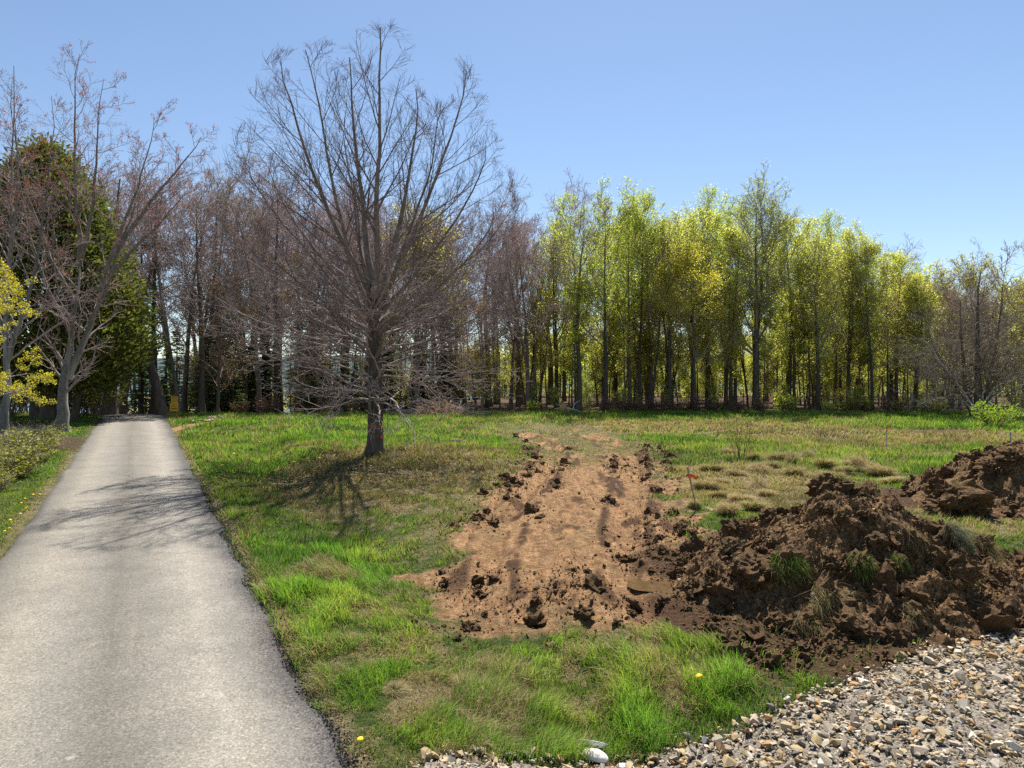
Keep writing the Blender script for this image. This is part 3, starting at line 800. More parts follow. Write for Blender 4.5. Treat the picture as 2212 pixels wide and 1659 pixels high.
# ------------------------------------------------------------------ clods along the ruts
rows = []
for off, dens, lo, hi_ in ((-0.95, 60, 11, 28), (-0.76, 50, 12.5, 30), (-0.36, 40, 12, 26), (0.28, 32, 12, 26), (0.45, 20, 11, 28), (0.70, 60, 10, 28), (0.95, 60, 10.5, 28)):
    t = lo + (hi_ - lo) * r.random(dens) ** 1.15
    l_, rr_ = np.interp(t, TRK_D, TRK_L), np.interp(t, TRK_D, TRK_R)
    w = (rr_ - l_) / 2
    xx = (l_ + rr_) / 2 + off * w + r.normal(0, 0.12, dens)
    rows.append(np.stack([xx, t], -1))
rows = np.concatenate(rows)
gate = fbm(rows[:, 0] * 0.9, rows[:, 1] * 0.7, 141, 3) + r.normal(0, 0.06, len(rows))
rows = rows[gate > 0.44]
extra = np.concatenate([np.stack([r.uniform(-1.4, 2.6, 40), r.uniform(8.4, 10.8, 40)], -1), np.stack([r.uniform(2.3, 4.6, 60), r.uniform(7.0, 8.3, 60)], -1)])
extra = extra[gravel_in(extra[:, 0], extra[:, 1]) < 0]
rows = np.concatenate([rows, extra])
rows = rows[((rows[:, 0] - PUD[0]) / 1.0) ** 2 + ((rows[:, 1] - PUD[1]) / 0.6) ** 2 > 1]
S2 = np.clip(r.lognormal(math.log(0.062), 0.45, len(rows)), 0.03, 0.13)
CL_P = np.stack([rows[:, 0], rows[:, 1], H(rows[:, 0], rows[:, 1]) + S2 * 0.25], -1)
put_pieces('clod', CLOD_ME, CL_P, S2, r, dirt_track, 0.4)
# crumbs round them
n = 9000
src = r.integers(0, len(rows), n)
cx = rows[src, 0] + r.normal(0, 0.2, n); cy = rows[src, 1] + r.normal(0, 0.45, n)
S2 = r.lognormal(math.log(0.022), 0.45, n)
kp = ((cx - PUD[0]) / 0.8) ** 2 + ((cy - PUD[1]) / 0.45) ** 2 > 1
cx, cy, S2 = cx[kp], cy[kp], S2[kp]
o = link('soil_crumbs', scatter_join(CRUMBS, np.stack([cx, cy, H(cx, cy) + S2 * 0.3], -1), S2, r, 1.0).mesh('soil_crumbs', (M['topsoil'],)), dirt_track); o['kind'] = 'stuff'

# ------------------------------------------------------------------ grass
def blades(P, h, w, bend, lean, colb, colt, r, up=None, simple=False):
    """P (n,3) h,w,bend (n,) lean (n,2 or 3) colours (n,3) -> V, quads, tris, col"""
    n = len(P)
    up = np.tile(np.array([[0, 0, 1.0]]), (n, 1)) if up is None else up
    if lean.shape[1] == 2: lean = np.concatenate([lean, np.zeros((n, 1))], 1)
    a = r.uniform(0, 2 * PI, n)
    wd = np.stack([np.cos(a), np.sin(a), np.zeros(n)], -1) * (w * 0.5)[:, None]
    def at(t): return P + (up * t + lean * (bend * t ** 1.8)[:, None] - up * (bend * bend * 0.35 * t ** 2.4)[:, None]) * h[:, None]
    m_, e_ = at(np.full(n, 0.5)[:, None] if False else 0.5), at(1.0)
    if simple:
        V = np.stack([P - wd, P + wd, e_], 1)
        return V.reshape(-1, 3), None, (np.arange(n) * 3)[:, None] + np.array([[0, 1, 2]]), np.stack([colb, colb, colt], 1).reshape(-1, 3)
    V = np.stack([P - wd, P + wd, m_ + wd * 0.8, m_ - wd * 0.8, e_], 1)
    i = (np.arange(n) * 5)[:, None]
    q = i + np.array([[0, 1, 2, 3]]); t = i + np.array([[3, 2, 4]])
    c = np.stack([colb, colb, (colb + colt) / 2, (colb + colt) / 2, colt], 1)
    return V.reshape(-1, 3), q, t, c.reshape(-1, 3)

PILES = ((4.9, 9.85, 2.55, 2.05), (12.2, 15.8, 3.2, 2.2))
def in_pile(x, y):
    o = np.zeros(len(x), bool)
    for X_, Y_, a_, b_ in PILES: o |= np.hypot((x - X_) / a_, (y - Y_) / b_) < 0.98
    return o
gmb = MB(); smb = MB()
r = np.random.default_rng(33)
for lo, hi_, dens, w0 in ((4.3, 7.2, 4200, 0.0052), (7.2, 11, 2400, 0.0075), (11, 18, 880, 0.012), (18, 29, 330, 0.020), (29, 49, 125, 0.034)):
    area = 0.86 * (hi_ ** 2 - lo ** 2) + 1.5 * (hi_ - lo)
    n = int(area * dens)
    y = np.sqrt(r.uniform(lo ** 2, hi_ ** 2, n)); x = r.uniform(-1, 1, n) * (0.86 * y + 0.75)
    u = x - road_x(y) - 2.0
    ok = (u > -0.06 + 0.1 * r.random(n)) | (u < -4.0 - 0.08 * r.random(n))
    ok &= (gravel_in(x, y) < -0.03) & ~in_pile(x, y)
    ok &= (((x - PUD[0]) / 0.65) ** 2 + ((y - PUD[1]) / 0.33) ** 2 > 1)
    x, y, u = x[ok], y[ok], u[ok]
    so, st, dk, lt, inn_ = zones(x, y)
    # sparse tufts
    tuft = fbm(x * 2.6, y * 2.6, 151, 3)
    p = (1 - 0.90 * sstep(0.2, 0.6, so)) * (1 - 0.97 * sstep(0.2, 0.6, dk)) * (1 - 0.96 * sstep(0.25, 0.7, lt)) * (1 - 0.45 * sstep(0.3, 0.9, st) * (inn_ > 0.4))
    p = p * (0.45 + 0.85 * sstep(0.32, 0.58, tuft)) * (1 - 0.7 * sstep(0.3, 0.7, inn_) * (y < 34))
    p = p * (0.25 + 0.75 * sstep(0.0, 0.35, np.minimum(np.abs(u - 0.02), np.abs(u + 4.05)) + 0.25 * (tuft - 0.5)))
    k = r.random(len(x)) < p
    x, y, u, so, st, dk, lt, inn_, tuft = [a[k] for a in (x, y, u, so, st, dk, lt, inn_, tuft)]
    n = len(x)
    dry = r.random(n) < np.clip(st * 1.0 + 0.55 * so + 0.05, 0.03, 0.93)
    n1 = fbm(x * 0.55, y * 0.55, 161, 3); n2 = fbm(x * 1.6, y * 1.6, 162, 3)
    lush = np.clip(blob(x, y, 1330, 1480, 420, 150, 4) + blob(x, y, 640, 1330, 150, 260, 4) + 0.35 * (y > 20), 0, 1)
    strip = (u < -3.9)
    dry = dry & ~((r.random(n) < 0.6 * lush) & (st < 0.5))
    hgt = (0.06 + 0.105 * lush + 0.05 * tuft) * (0.30 + 0.7 * n2 + 0.7 * sstep(0.38, 0.66, tuft)) * r.uniform(0.6, 1.35, n)
    hgt = np.where(strip, 0.055 * r.uniform(0.6, 1.3, n), hgt)
    hgt = np.where(y > 20, hgt * 1.25, hgt)
    hgt = np.where(dry, hgt * r.uniform(0.8, 1.3, n), hgt)
    hgt = np.where((inn_ > 0.4) | (so > 0.3), hgt * 0.5, hgt)
    th = 2 * PI * fbm(x * 0.45, y * 0.45, 171, 2) * 1.6 + r.normal(0, 0.9, n)
    lean = np.stack([np.cos(th), np.sin(th)], -1)
    bend = np.where(dry, r.uniform(0.6, 1.35, n), r.uniform(0.15, 1.0, n))
    g1 = np.array([0.118, 0.232, 0.024]); g2 = np.array([0.240, 0.305, 0.048]); g3 = np.array([0.080, 0.190, 0.046]); g4 = np.array([0.030, 0.070, 0.010])
    mA = np.clip((n1 - 0.35) * 2.4 + r.normal(0, 0.22, n), 0, 1)[:, None]; mB = np.clip((n2 - 0.5) * 3 + r.normal(0, 0.2, n), 0, 1)[:, None]
    cg = (g1 * (1 - mA) + g2 * mA) * (1 - mB * 0.55) + g3 * mB * 0.55
    cg = cg * ((0.82 + 0.45 * sstep(0.35, 0.62, tuft)) * (1 + 0.22 * lush))[:, None]
    cg = np.where((r.random(n) < 0.14)[:, None], g4 * 1.4, cg)
    s1 = np.array([0.40, 0.31, 0.175]); s2 = np.array([0.30, 0.22, 0.12]); s3 = np.array([0.22, 0.215, 0.07])
    q_ = r.random(n)[:, None]
    cs = np.where(q_ < 0.45, s1, np.where(q_ < 0.75, s2, s3)) * r.uniform(0.75, 1.25, n)[:, None]
    c = np.where(dry[:, None], cs, cg * r.uniform(0.75, 1.3, n)[:, None])
    P = np.stack([x, y, H(x, y) - 0.005], -1)
    wv = w0 * r.uniform(0.7, 1.4, n)
    g = ~dry
    for mb, sel in ((gmb, g), (smb, dry)):
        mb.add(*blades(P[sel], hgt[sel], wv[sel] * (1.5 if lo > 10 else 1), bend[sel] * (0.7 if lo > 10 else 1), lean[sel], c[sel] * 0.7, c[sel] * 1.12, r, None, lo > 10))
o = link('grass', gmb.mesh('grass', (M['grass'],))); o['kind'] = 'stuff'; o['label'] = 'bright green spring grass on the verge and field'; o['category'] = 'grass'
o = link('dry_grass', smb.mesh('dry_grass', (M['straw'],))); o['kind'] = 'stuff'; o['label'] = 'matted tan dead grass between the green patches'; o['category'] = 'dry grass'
print('BLADES', gmb.n / 5, smb.n / 5)

# fallen leaves under the roadside shrubs and at the edge of the wood
def leaf_quads(P, size, r, col, flat=0.0, ratio=0.6):
    n = len(P)
    a = norm(r.normal(size=(n, 3)) * np.array([1, 1, 1 - flat]))
    b = norm(np.cross(a, norm(r.normal(size=(n, 3)) * np.array([1 - flat * 0.9, 1 - flat * 0.9, 1]) + np.array([0, 0, flat * 1.5]))))
    s = np.broadcast_to(np.asarray(size), (n,))[:, None]
    V = np.stack([P - a * s, P - b * s * ratio, P + a * s, P + b * s * ratio], 1)
    q = (np.arange(n) * 4)[:, None] + np.array([[0, 1, 2, 3]])
    return V.reshape(-1, 3), q, None, np.repeat(col, 4, 0)
n = 9000
y = r.uniform(11, 30, n); x = road_x(y) - 2.0 - r.uniform(1.3, 9, n)
so, st, dk, lt, _ = zones(x, y)
k = r.random(n) < lt
x, y = x[k], y[k]; n = len(x)
pal_ = np.array([[0.20, 0.11, 0.06], [0.30, 0.19, 0.11], [0.11, 0.06, 0.04], [0.40, 0.29, 0.19]])
hx_ = -4.8 + r.normal(0, 2.6, 2600); hy_ = 21.0 + r.normal(0, 2.4, 2600); kk = (hx_ - road_x(hy_) - 2.0 > 0.3) & (hx_ < 0.5)
x = np.concatenate([x, hx_[kk]]); y = np.concatenate([y, hy_[kk]]); n = len(x)
mb = MB(); mb.add(*leaf_quads(np.stack([x, y, H(x, y) + r.uniform(0.01, 0.05, n) + 0.05 * (x > road_x(y))], -1), r.uniform(0.03, 0.06, n), r, pal_[r.integers(0, 4, n)] * r.uniform(0.7, 1.2, (n, 1)), 0.6))
o = link('leaf_litter', mb.mesh('leaf_litter', (M['dryleaf'],))); o['kind'] = 'stuff'; o['label'] = 'brown fallen leaves under the roadside shrubs and the big maple'; o['category'] = 'leaf litter'

# ------------------------------------------------------------------ heaps of topsoil
def pile_shape(x, y, spec):
    cx, cy, a, b, h, seed, flat = spec
    dx, dy = (x - cx) / a, (y - cy) / b
    rr = np.hypot(dx, dy) + 1e-6
    wob = 0.30 * (fbm(x * 0.75 + 9, y * 0.75, seed, 3) - 0.5)
    t = np.clip((1.0 - (rr + wob)) / (1 - flat), 0, 1)
    return h * t ** 0.92

def pile_h(x, y, spec):
    seed = spec[5]
    s = pile_shape(x, y, spec)
    e = sstep(0.0, 0.28, s)
    wx = x + 0.25 * (fbm(x * 1.6, y * 1.6, seed + 5, 3) - 0.5); wy = y + 0.25 * (fbm(x * 1.6 + 7, y * 1.6, seed + 6, 3) - 0.5)
    f1, c1 = worley(wx * 1.55, wy * 1.55, seed + 1); f2, c2 = worley(wx * 3.9, wy * 3.9, seed + 2); f3, c3 = worley(wx * 9.5, wy * 9.5, seed + 3); f4, c4 = worley(wx * 21, wy * 21, seed + 4)
    z = s + e * (0.30 * (c1 - 0.45) * np.clip(1.15 - f1, 0, 1) + 0.17 * c2 * np.clip(1 - f2 * 1.35, 0, 1) ** 0.6 + 0.085 * c3 * np.clip(1 - f3 * 1.3, 0, 1) ** 0.6 + 0.035 * c4 * np.clip(1 - f4 * 1.3, 0, 1) ** 0.6 - 0.13)
    z = z + e * 0.10 * (fbm(x * 6, y * 6, seed + 8, 4) - 0.5)
    return np.maximum(z, -0.08)

SPEC_A = (5.1, 10.05, 2.7, 2.35, 1.2, 501, 0.22)
SPEC_B = (12.75, 15.9, 3.3, 2.4, 1.32, 601, 0.30)
SPEC_C = (8.7, 9.9, 2.3, 1.15, 0.42, 701, 0.1)

def make_pile(name, spec, label, nclod, ncrumb, nstone, step, group=None):
    cx, cy, a, b, h, seed, flat = spec
    r = np.random.default_rng(seed)
    xs_, ys_ = np.arange(cx - a * 1.3, cx + a * 1.3, step), np.arange(cy - b * 1.3, cy + b * 1.3, step)
    X_, Y_ = np.meshgrid(xs_, ys_)
    Z_ = H(X_, Y_) + pile_h(X_, Y_, spec)
    e = sstep(0.02, 0.3, pile_shape(X_, Y_, spec))
    DX = X_ + e * 0.16 * (fbm(X_ * 5 + Z_ * 3, Y_ * 5, seed + 21, 3) - 0.5); DY = Y_ + e * 0.16 * (fbm(X_ * 5 + 11, Y_ * 5 + Z_ * 3, seed + 22, 3) - 0.5)
    ii = np.arange(X_.size).reshape(X_.shape)
    okp = pile_shape(X_, Y_, spec) > 0.0
    okp = okp | np.roll(okp, 1, 0) | np.roll(okp, -1, 0) | np.roll(okp, 1, 1) | np.roll(okp, -1, 1)
    q = np.stack([ii[:-1, :-1], ii[:-1, 1:], ii[1:, 1:], ii[1:, :-1]], -1)[okp[:-1, :-1] & okp[1:, 1:]]
    VV = np.stack([DX, DY, Z_], -1).reshape(-1, 3)
    used = np.unique(q); rm_ = np.full(len(VV), -1); rm_[used] = np.arange(len(used))
    root = thing(name, label, 'dirt pile', (cx, cy, h1(cx, cy)), group=group)
    org = np.array([cx, cy, h1(cx, cy)])
    link('soil', mesh_np('soil', VV[used] - org, rm_[q], None, None, False, None, (M['topsoil'],)), root)
    def pts(n, rmax=1.0, rmin=0.0):
        t = r.uniform(0, 2 * PI, n); rad = np.sqrt(r.uniform(rmin ** 2, rmax ** 2, n))
        x, y = cx + a * rad * np.cos(t), cy + b * rad * np.sin(t)
        return np.stack([x, y, H(x, y) + np.maximum(pile_h(x, y, spec), 0)], -1) - org
    P = np.concatenate([pts(nclod * 2 // 3, 1.0), pts(nclod // 3, 1.12, 0.85)])
    S = np.clip(r.lognormal(math.log(0.075), 0.5, len(P)), 0.035, 0.24)
    P[:, 2] += S * 0.15
    put_pieces('clod', CLOD_ME, P, S, r, root, 0.7)
    P = pts(ncrumb, 1.1); S = np.clip(r.lognormal(math.log(0.019), 0.5, ncrumb), 0.008, 0.055)
    o = link('soil_crumbs', scatter_join(CRUMBS, P, S, r, 1.0).mesh('soil_crumbs', (M['topsoil'],)), root); o['kind'] = 'stuff'
    nst = int(2200 * a * b / 6)
    P = pts(nst, 1.12); c_ = np.array([[0.38, 0.29, 0.16], [0.22, 0.15, 0.08], [0.10, 0.07, 0.04]])[r.integers(0, 3, nst)] * r.uniform(0.6, 1.2, (nst, 1))
    cl = fbm((P[:, 0] + cx) * 1.7, (P[:, 1] + cy) * 1.7, seed + 31, 3) > 0.5
    P, c_ = P[cl], c_[cl]; nst = len(P)
    up_ = norm(r.normal(0, 0.8, (nst, 3)) + np.array([0, -0.3, 0.35]))
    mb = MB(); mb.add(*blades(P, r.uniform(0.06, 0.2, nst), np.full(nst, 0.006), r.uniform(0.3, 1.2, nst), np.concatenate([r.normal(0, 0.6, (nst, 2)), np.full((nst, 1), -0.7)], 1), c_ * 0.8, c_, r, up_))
    o = link('dead_grass', mb.mesh('dead_grass', (M['straw'],)), root); o['kind'] = 'stuff'
    P = pts(nstone, 1.05); S = r.uniform(0.03, 0.08, nstone); P[:, 2] += S * 0.2
    put_pieces('stone', STONE_ME, P, S, r, root, 0.5)
    return root, org

pile_a, org_a = make_pile('dirt_pile', SPEC_A, 'largest heap of dark brown topsoil and sod at the edge of the crushed stone', 190, 12000, 26, 0.028)
pile_b, org_b = make_pile('dirt_pile', SPEC_B, 'heap of brown topsoil further back at the right edge with one huge overturned sod', 120, 7000, 14, 0.045)
pile_c, org_c = make_pile('dirt_pile', SPEC_C, 'low spread of dark soil trailing right from the largest heap', 70, 5000, 8, 0.035)

# overturned sods with grass on them
SOD = [clod_piece(900 + k, 4, 0.42, (1, 0.85, 0.7)) for k in range(4)]
SOD_ME = [mesh_np('sod_clump', v, None, t, None, False, None, (M['topsoil'],)) for v, t in SOD]
def sod(root, org, spec, x, y, size, face, kind, nb=260, lift=0.1, hang=False):
    """a lump of sod; face = side (unit vector) its turf points to"""
    r = np.random.default_rng(int(abs(x * 100 + y * 1000)))
    z = h1(x, y) + max(0, float(pile_h(np.array([x]), np.array([y]), spec)[0])) + lift * size
    o = link('sod_clump', SOD_ME[int(r.integers(4))], root, (x - org[0], y - org[1], z - org[2]), (r.normal(0, 0.3), r.normal(0, 0.3), r.uniform(0, 6)), (size, size, size * 0.9))
    nb = int(nb * 2.6)
    if nb:
        f = norm(np.array(face, float))
        a = norm(np.cross(f, [0.3, 0.1, 1])); b_ = np.cross(f, a)
        t = r.uniform(0, 6.28, nb); q = np.sqrt(r.random(nb)) * size * 0.75
        P = f * size * 0.62 + a * (q * np.cos(t))[:, None] + b_ * (q * np.sin(t))[:, None]
        P = P - f * (q ** 2 / size * 0.6)[:, None] + np.array([x, y, z]) - org
        hg = r.uniform(0.07, 0.22, nb) * (1.5 if hang else 1.0)
        lean = norm(np.array([[0, -0.25, -1.0]]) + r.normal(0, 0.35, (nb, 3)) + (P - P.mean(0)) * 1.2)
        if kind == 'green': c = np.array([[0.11, 0.18, 0.03]]) * r.uniform(0.6, 1.4, (nb, 1)); c[::4] = (0.30, 0.24, 0.12)
        elif kind == 'grey': c = np.array([[0.17, 0.18, 0.12]]) * r.uniform(0.6, 1.3, (nb, 1))
        else: c = np.array([[0.34, 0.26, 0.14]]) * r.uniform(0.55, 1.25, (nb, 1)); c[::6] = (0.13, 0.17, 0.04)
        up = norm(f[None] + r.normal(0, 0.25, (nb, 3)))
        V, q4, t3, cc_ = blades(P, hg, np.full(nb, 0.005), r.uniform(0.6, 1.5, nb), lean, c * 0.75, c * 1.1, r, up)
        mb = MB(); mb.add(V, q4, t3, cc_)
        g = link('grass_tuft', mb.mesh('grass_tuft', (M['straw'],)), o)
        g['kind'] = 'stuff'
        g.matrix_parent_inverse = (Matrix.Translation(o.location) @ o.rotation_euler.to_matrix().to_4x4() @ Matrix.Diagonal((*o.scale, 1))).inverted()
    return o
# (picture column, depth) of each sod on the large heap
for px, d, s_, face, kind, nb, hang in ((1690, 11.6, 0.22, (-0.2, -0.2, 1), 'green', 160, False), (1945, 11.3, 0.26, (0.8, -0.4, 0.5), 'dry', 220, True),
        (1700, 9.0, 0.30, (-0.2, -0.7, 0.6), 'green', 330, False), (1770, 8.6, 0.36, (0.3, -0.8, 0.2), 'dry', 520, True), (1850, 8.9, 0.24, (0.2, -0.7, 0.5), 'green', 240, False),
        (1735, 8.25, 0.26, (-0.4, -0.8, 0.1), 'dry', 300, True), (1930, 8.9, 0.16, (0.2, -0.8, 0.4), 'green', 110, False), (2090, 10.0, 0.36, (0.7, -0.4, 0.5), 'dry', 520, True),
        (2045, 9.7, 0.26, (0.5, -0.6, 0.5), 'grey', 260, True), (1620, 9.2, 0.30, (-0.6, -0.3, -0.4), 'dry', 0, True), (1590, 10.1, 0.26, (-0.3, 0, 1), 'grey', 60, False),
        (1960, 9.1, 0.24, (0.2, -0.7, 0.5), 'dry', 160, False), (1830, 8.1, 0.28, (0, -1, 0), 'dry', 0, False), (1960, 8.2, 0.24, (0.3, -0.8, 0.4), 'dry', 140, False),
        (2060, 8.7, 0.30, (0.2, -0.9, 0.2), 'dry', 60, False), (1790, 10.6, 0.24, (0, -1, 0), 'dry', 0, False), (1870, 10.4, 0.2, (0, -1, 0.3), 'dry', 40, False)):
    sod(pile_a, org_a, SPEC_A, gx(px, d), d, s_, face, kind, nb, 0.15, hang)
for px, d, s_, face, kind, nb in ((2050, 14.6, 0.55, (0.8, -0.4, 0.2), 'dry', 260), (2085, 14.5, 0.40, (0.9, -0.3, 0.2), 'dry', 160), (2035, 14.3, 0.36, (0, -1, 0), 'dry', 0), (2150, 15.3, 0.3, (0, 0, 1), 'dry', 0), (2190, 15.2, 0.28, (0, 0, 1), 'dry', 40)):
    sod(pile_b, org_b, SPEC_B, gx(px, d), d, s_, face, kind, nb, 0.55 if d < 14.9 else 0.1, True)

# ------------------------------------------------------------------ small things on the ground
def stake(px, d, h, tilt, mat_, label, flag_z, name='survey_stake', w=0.045, tails=((0.10, -0.02),)):
    x = gx(px, d); z = h1(x, d)
    root = thing(name, label, 'stake', (x, d, z), 0.3, tilt=(tilt[1], tilt[0]), group='survey stakes in the field')
    bm = bmesh.new()
    vs = box_bm(bm, 0, 0, h / 2 - 0.05, w, w * 0.7, h + 0.1)
    for v_ in vs:
        if v_.co.z < 0: v_.co.x *= 0.3; v_.co.y *= 0.3
    bmesh.ops.bevel(bm, geom=bm.edges[:], offset=0.003, segments=1, affect='EDGES')
    link('post', bm_mesh(bm, 'post', (mat_,)), root)
    mb = MB()
    # wrap and loose tails of flagging
    a_ = np.linspace(0, 2 * PI, 9)[:-1]; rr_ = w * 0.72
    ring = np.stack([rr_ * np.cos(a_), rr_ * np.sin(a_), np.full(8, flag_z)], -1)
    VV = np.concatenate([ring - [0, 0, 0.03], ring + [0, 0, 0.03]]); k = np.arange(8)
    mb.add(VV, np.stack([k, (k + 1) % 8, (k + 1) % 8 + 8, k + 8], -1))
    for dx, dz in tails:
        tt = np.linspace(0, 1, 7)
        cxs = 0.02 + dx * tt; czs = flag_z + dz * tt + 0.02 * np.sin(tt * 7); cxs = 0.02 + 1.35 * dx * tt; cys = 0.015 * np.sin(tt * 5 + dx * 9)
        A = np.stack([cxs, cys - 0.01, czs + 0.04], -1); B = np.stack([cxs, cys + 0.01, czs - 0.04], -1)
        j = np.arange(6)
        mb.add(np.concatenate([A, B]), np.stack([j, j + 1, j + 8, j + 7], -1))
    link('flagging', mb.mesh('flagging', (M['orange'],)), root)
    return root
stake(1505, 15.0, 1.02, (-0.27, 0.05), M['stake'], 'leaning brown wooden survey stake with orange flagging beside the dirt track', 0.80, tails=((0.13, -0.10), (-0.05, 0.02)))
stake(1915, 24.9, 1.02, (0.0, 0.02), M['stake_grey'], 'upright grey survey stake with orange flagging alone in the green field', 0.88, tails=((0.17, 0.10), (-0.05, -0.12)))
stake(2185, 21.5, 1.05, (-0.05, 0), M['stake_grey'], 'grey survey stake with orange flagging showing just above the farther dirt heap', 0.62, tails=((0.16, 0.08), (0.12, -0.08)))
# little white marker
x, d = gx(1331, 18.0), 18.0
root = thing('marker_peg', 'short white peg with orange foot standing in the dirt track', 'marker', (x, d, h1(x, d)))
bm = bmesh.new(); bmesh.ops.create_cone(bm, segments=8, radius1=0.022, radius2=0.018, depth=0.12, cap_ends=True); bmesh.ops.translate(bm, verts=bm.verts, vec=(0, 0, 0.07)); link('peg', bm_mesh(bm, 'peg', (M['white'],)), root)
bm = bmesh.new(); bmesh.ops.create_cone(bm, segments=8, radius1=0.03, radius2=0.026, depth=0.05, cap_ends=True); bmesh.ops.translate(bm, verts=bm.verts, vec=(0, 0, 0.0)); link('foot', bm_mesh(bm, 'foot', (M['orange'],)), root)

# clam shells by the gravel
def shell_mesh(seed):
    nu, nv = 22, 9
    u_ = np.linspace(0, 1, nv)[:, None]; a_ = np.linspace(0, 2 * PI, nu, endpoint=False)[None]
    rad = u_ ** 0.8
    x_ = rad * np.cos(a_) * 1.0; y_ = rad * np.sin(a_) * 0.52
    z_ = 0.36 * (1 - rad ** 2) ** 0.7 + 0 * a_
    x_ = x_ + 0.18 * (1 - rad)
    z_ += 0.012 * np.sin(rad * 40)
    Vo = np.stack([x_, y_, z_], -1)
    Vi = np.stack([x_ * 0.94, y_ * 0.93, z_ * 0.86 - 0.01], -1)
    VV = np.concatenate([Vo.reshape(-1, 3), Vi.reshape(-1, 3)])
    i = np.arange(nv * nu).reshape(nv, nu); off = nv * nu
    q = np.stack([i[:-1], np.roll(i, -1, 1)[:-1], np.roll(i, -1, 1)[1:], i[1:]], -1).reshape(-1, 4)
    rim = np.stack([i[-1], np.roll(i[-1], -1), np.roll(i[-1], -1) + off, i[-1] + off], -1)
    return mesh_np('clam_shell', VV, np.concatenate([q, q[:, ::-1] + off, rim]), None, None, True, None, (M['shell'], M['shell_in'])), len(q)
sm, nq_ = shell_mesh(1)
sm.polygons.foreach_set('material_index', np.concatenate([np.zeros(nq_, int), np.ones(nq_, int), np.zeros(len(sm.polygons) - 2 * nq_, int)]).astype(np.int32))
for px, py, sc, rot, lab in ((1283, 1606, 0.135, (0.25, 0.10, -0.45), 'long white clam shell lying hump up at the edge of the gravel'), (1280, 1590, 0.135, (2.5, 0.1, -0.12), 'open clam shell showing its grey inside above the long white one'), (1352, 1622, 0.08, (0.5, 0.1, -0.15), 'small white clam shell alone on bare soil beside the gravel')):
    d = gd(py); x = gx(px, d)
    tag(link('clam_shell', sm, None, (x, d, h1(x, d) + (0.05 if sc > 0.1 else 0.02) + (0.06 if rot[0] > 2 else 0)), rot, sc), lab, 'shell', 'clam shells by the gravel')

# dandelions
bm = bmesh.new(); bmesh.ops.create_uvsphere(bm, u_segments=10, v_segments=6, radius=1.0)
for v_ in bm.verts: v_.co.z *= 0.55; v_.co.x *= 1 + 0.12 * math.sin(7 * math.atan2(v_.co.y, v_.co.x)); v_.co.y *= 1 + 0.12 * math.cos(5 * math.atan2(v_.co.y, v_.co.x))
head_me = bm_mesh(bm, 'flower_head', (M['dandelion'],))
tv, tq = tubes(np.array([[[0, 0, 0], [0.004, 0, 0.05], [0, 0, 0.1]]]), np.array([[0.003, 0.0028, 0.0025]]), 5)
stem_me = mesh_np('stem', tv, tq, None, None, True, None, (M['stem'],))
DN = [(1510, 1492, 'big yellow dandelion alone in the lush grass left of the gravel', 1.5), (1060, 1622, 'yellow dandelion in the grass at the bottom beside the road edge', 1.2)]
DN = [DN[0], (778, 1636, 'yellow dandelion low in the grass beside the crumbled road edge', 1.2)]
for px, py in ((33, 1270), (55, 1262), (24, 1246), (52, 1230), (70, 1212), (78, 1216), (92, 1205), (88, 1186), (100, 1195), (106, 1183)):
    DN.append((px * 0.78 + 3, py * 0.97 - 68, 'yellow dandelion in the mown strip on the left of the road', 1.0))
for px, py in ((480, 1017), (505, 985), (560, 962), (610, 925), (690, 1000), (770, 935)):
    DN.append((px, py, 'yellow dandelion in the green bank between the road and the bare maple', 1.3))
for px, py, lab, s_ in DN:
    d = gd(py); x = gx(px, d); hz = 0.09 * s_
    u_ = x - (-0.3 - 0.56 * d) - 2
    if 'strip' in lab and u_ > -4.1: x -= (u_ + 4.1) + random.uniform(0.05, 0.5)
    g_ = 'dandelions along the left strip' if 'strip' in lab else ('dandelions on the bank' if 'bank' in lab else None)
    root = thing('dandelion', lab, 'flower', (x, d, h1(x, d)), random.uniform(0, 6), 1.0, g_)
    link('stem', stem_me, root, None, None, (1, 1, s_ * 1.1))
    link('flower_head', head_me, root, (0, 0, 0.11 * s_), (random.uniform(-.5, .2), random.uniform(-.3, .3), 0), 0.022 * s_ * (1 + d * 0.02))
# ------------------------------------------------------------------ trees
def grow(P, D, Ln, Rd, nseg, wander, trop, r, tip=0.25, sag=0.0):
    B = len(P)
    pts = np.zeros((B, nseg + 1, 3)); rad = np.zeros((B, nseg + 1))
    p, d = P.copy(), norm(D.copy())
    pts[:, 0] = p; rad[:, 0] = Rd
    for s in range(nseg):
        d = norm(d + r.normal(0, wander, (B, 3)) + np.array([0, 0, 1.0]) * (trop + sag * (1 if s > nseg * 0.5 else -1)))
        p = p + d * (Ln / nseg)[:, None]
        pts[:, s + 1] = p
        rad[:, s + 1] = Rd * (1 - (1 - tip) * ((s + 1) / nseg) ** 0.9)
    return pts, rad

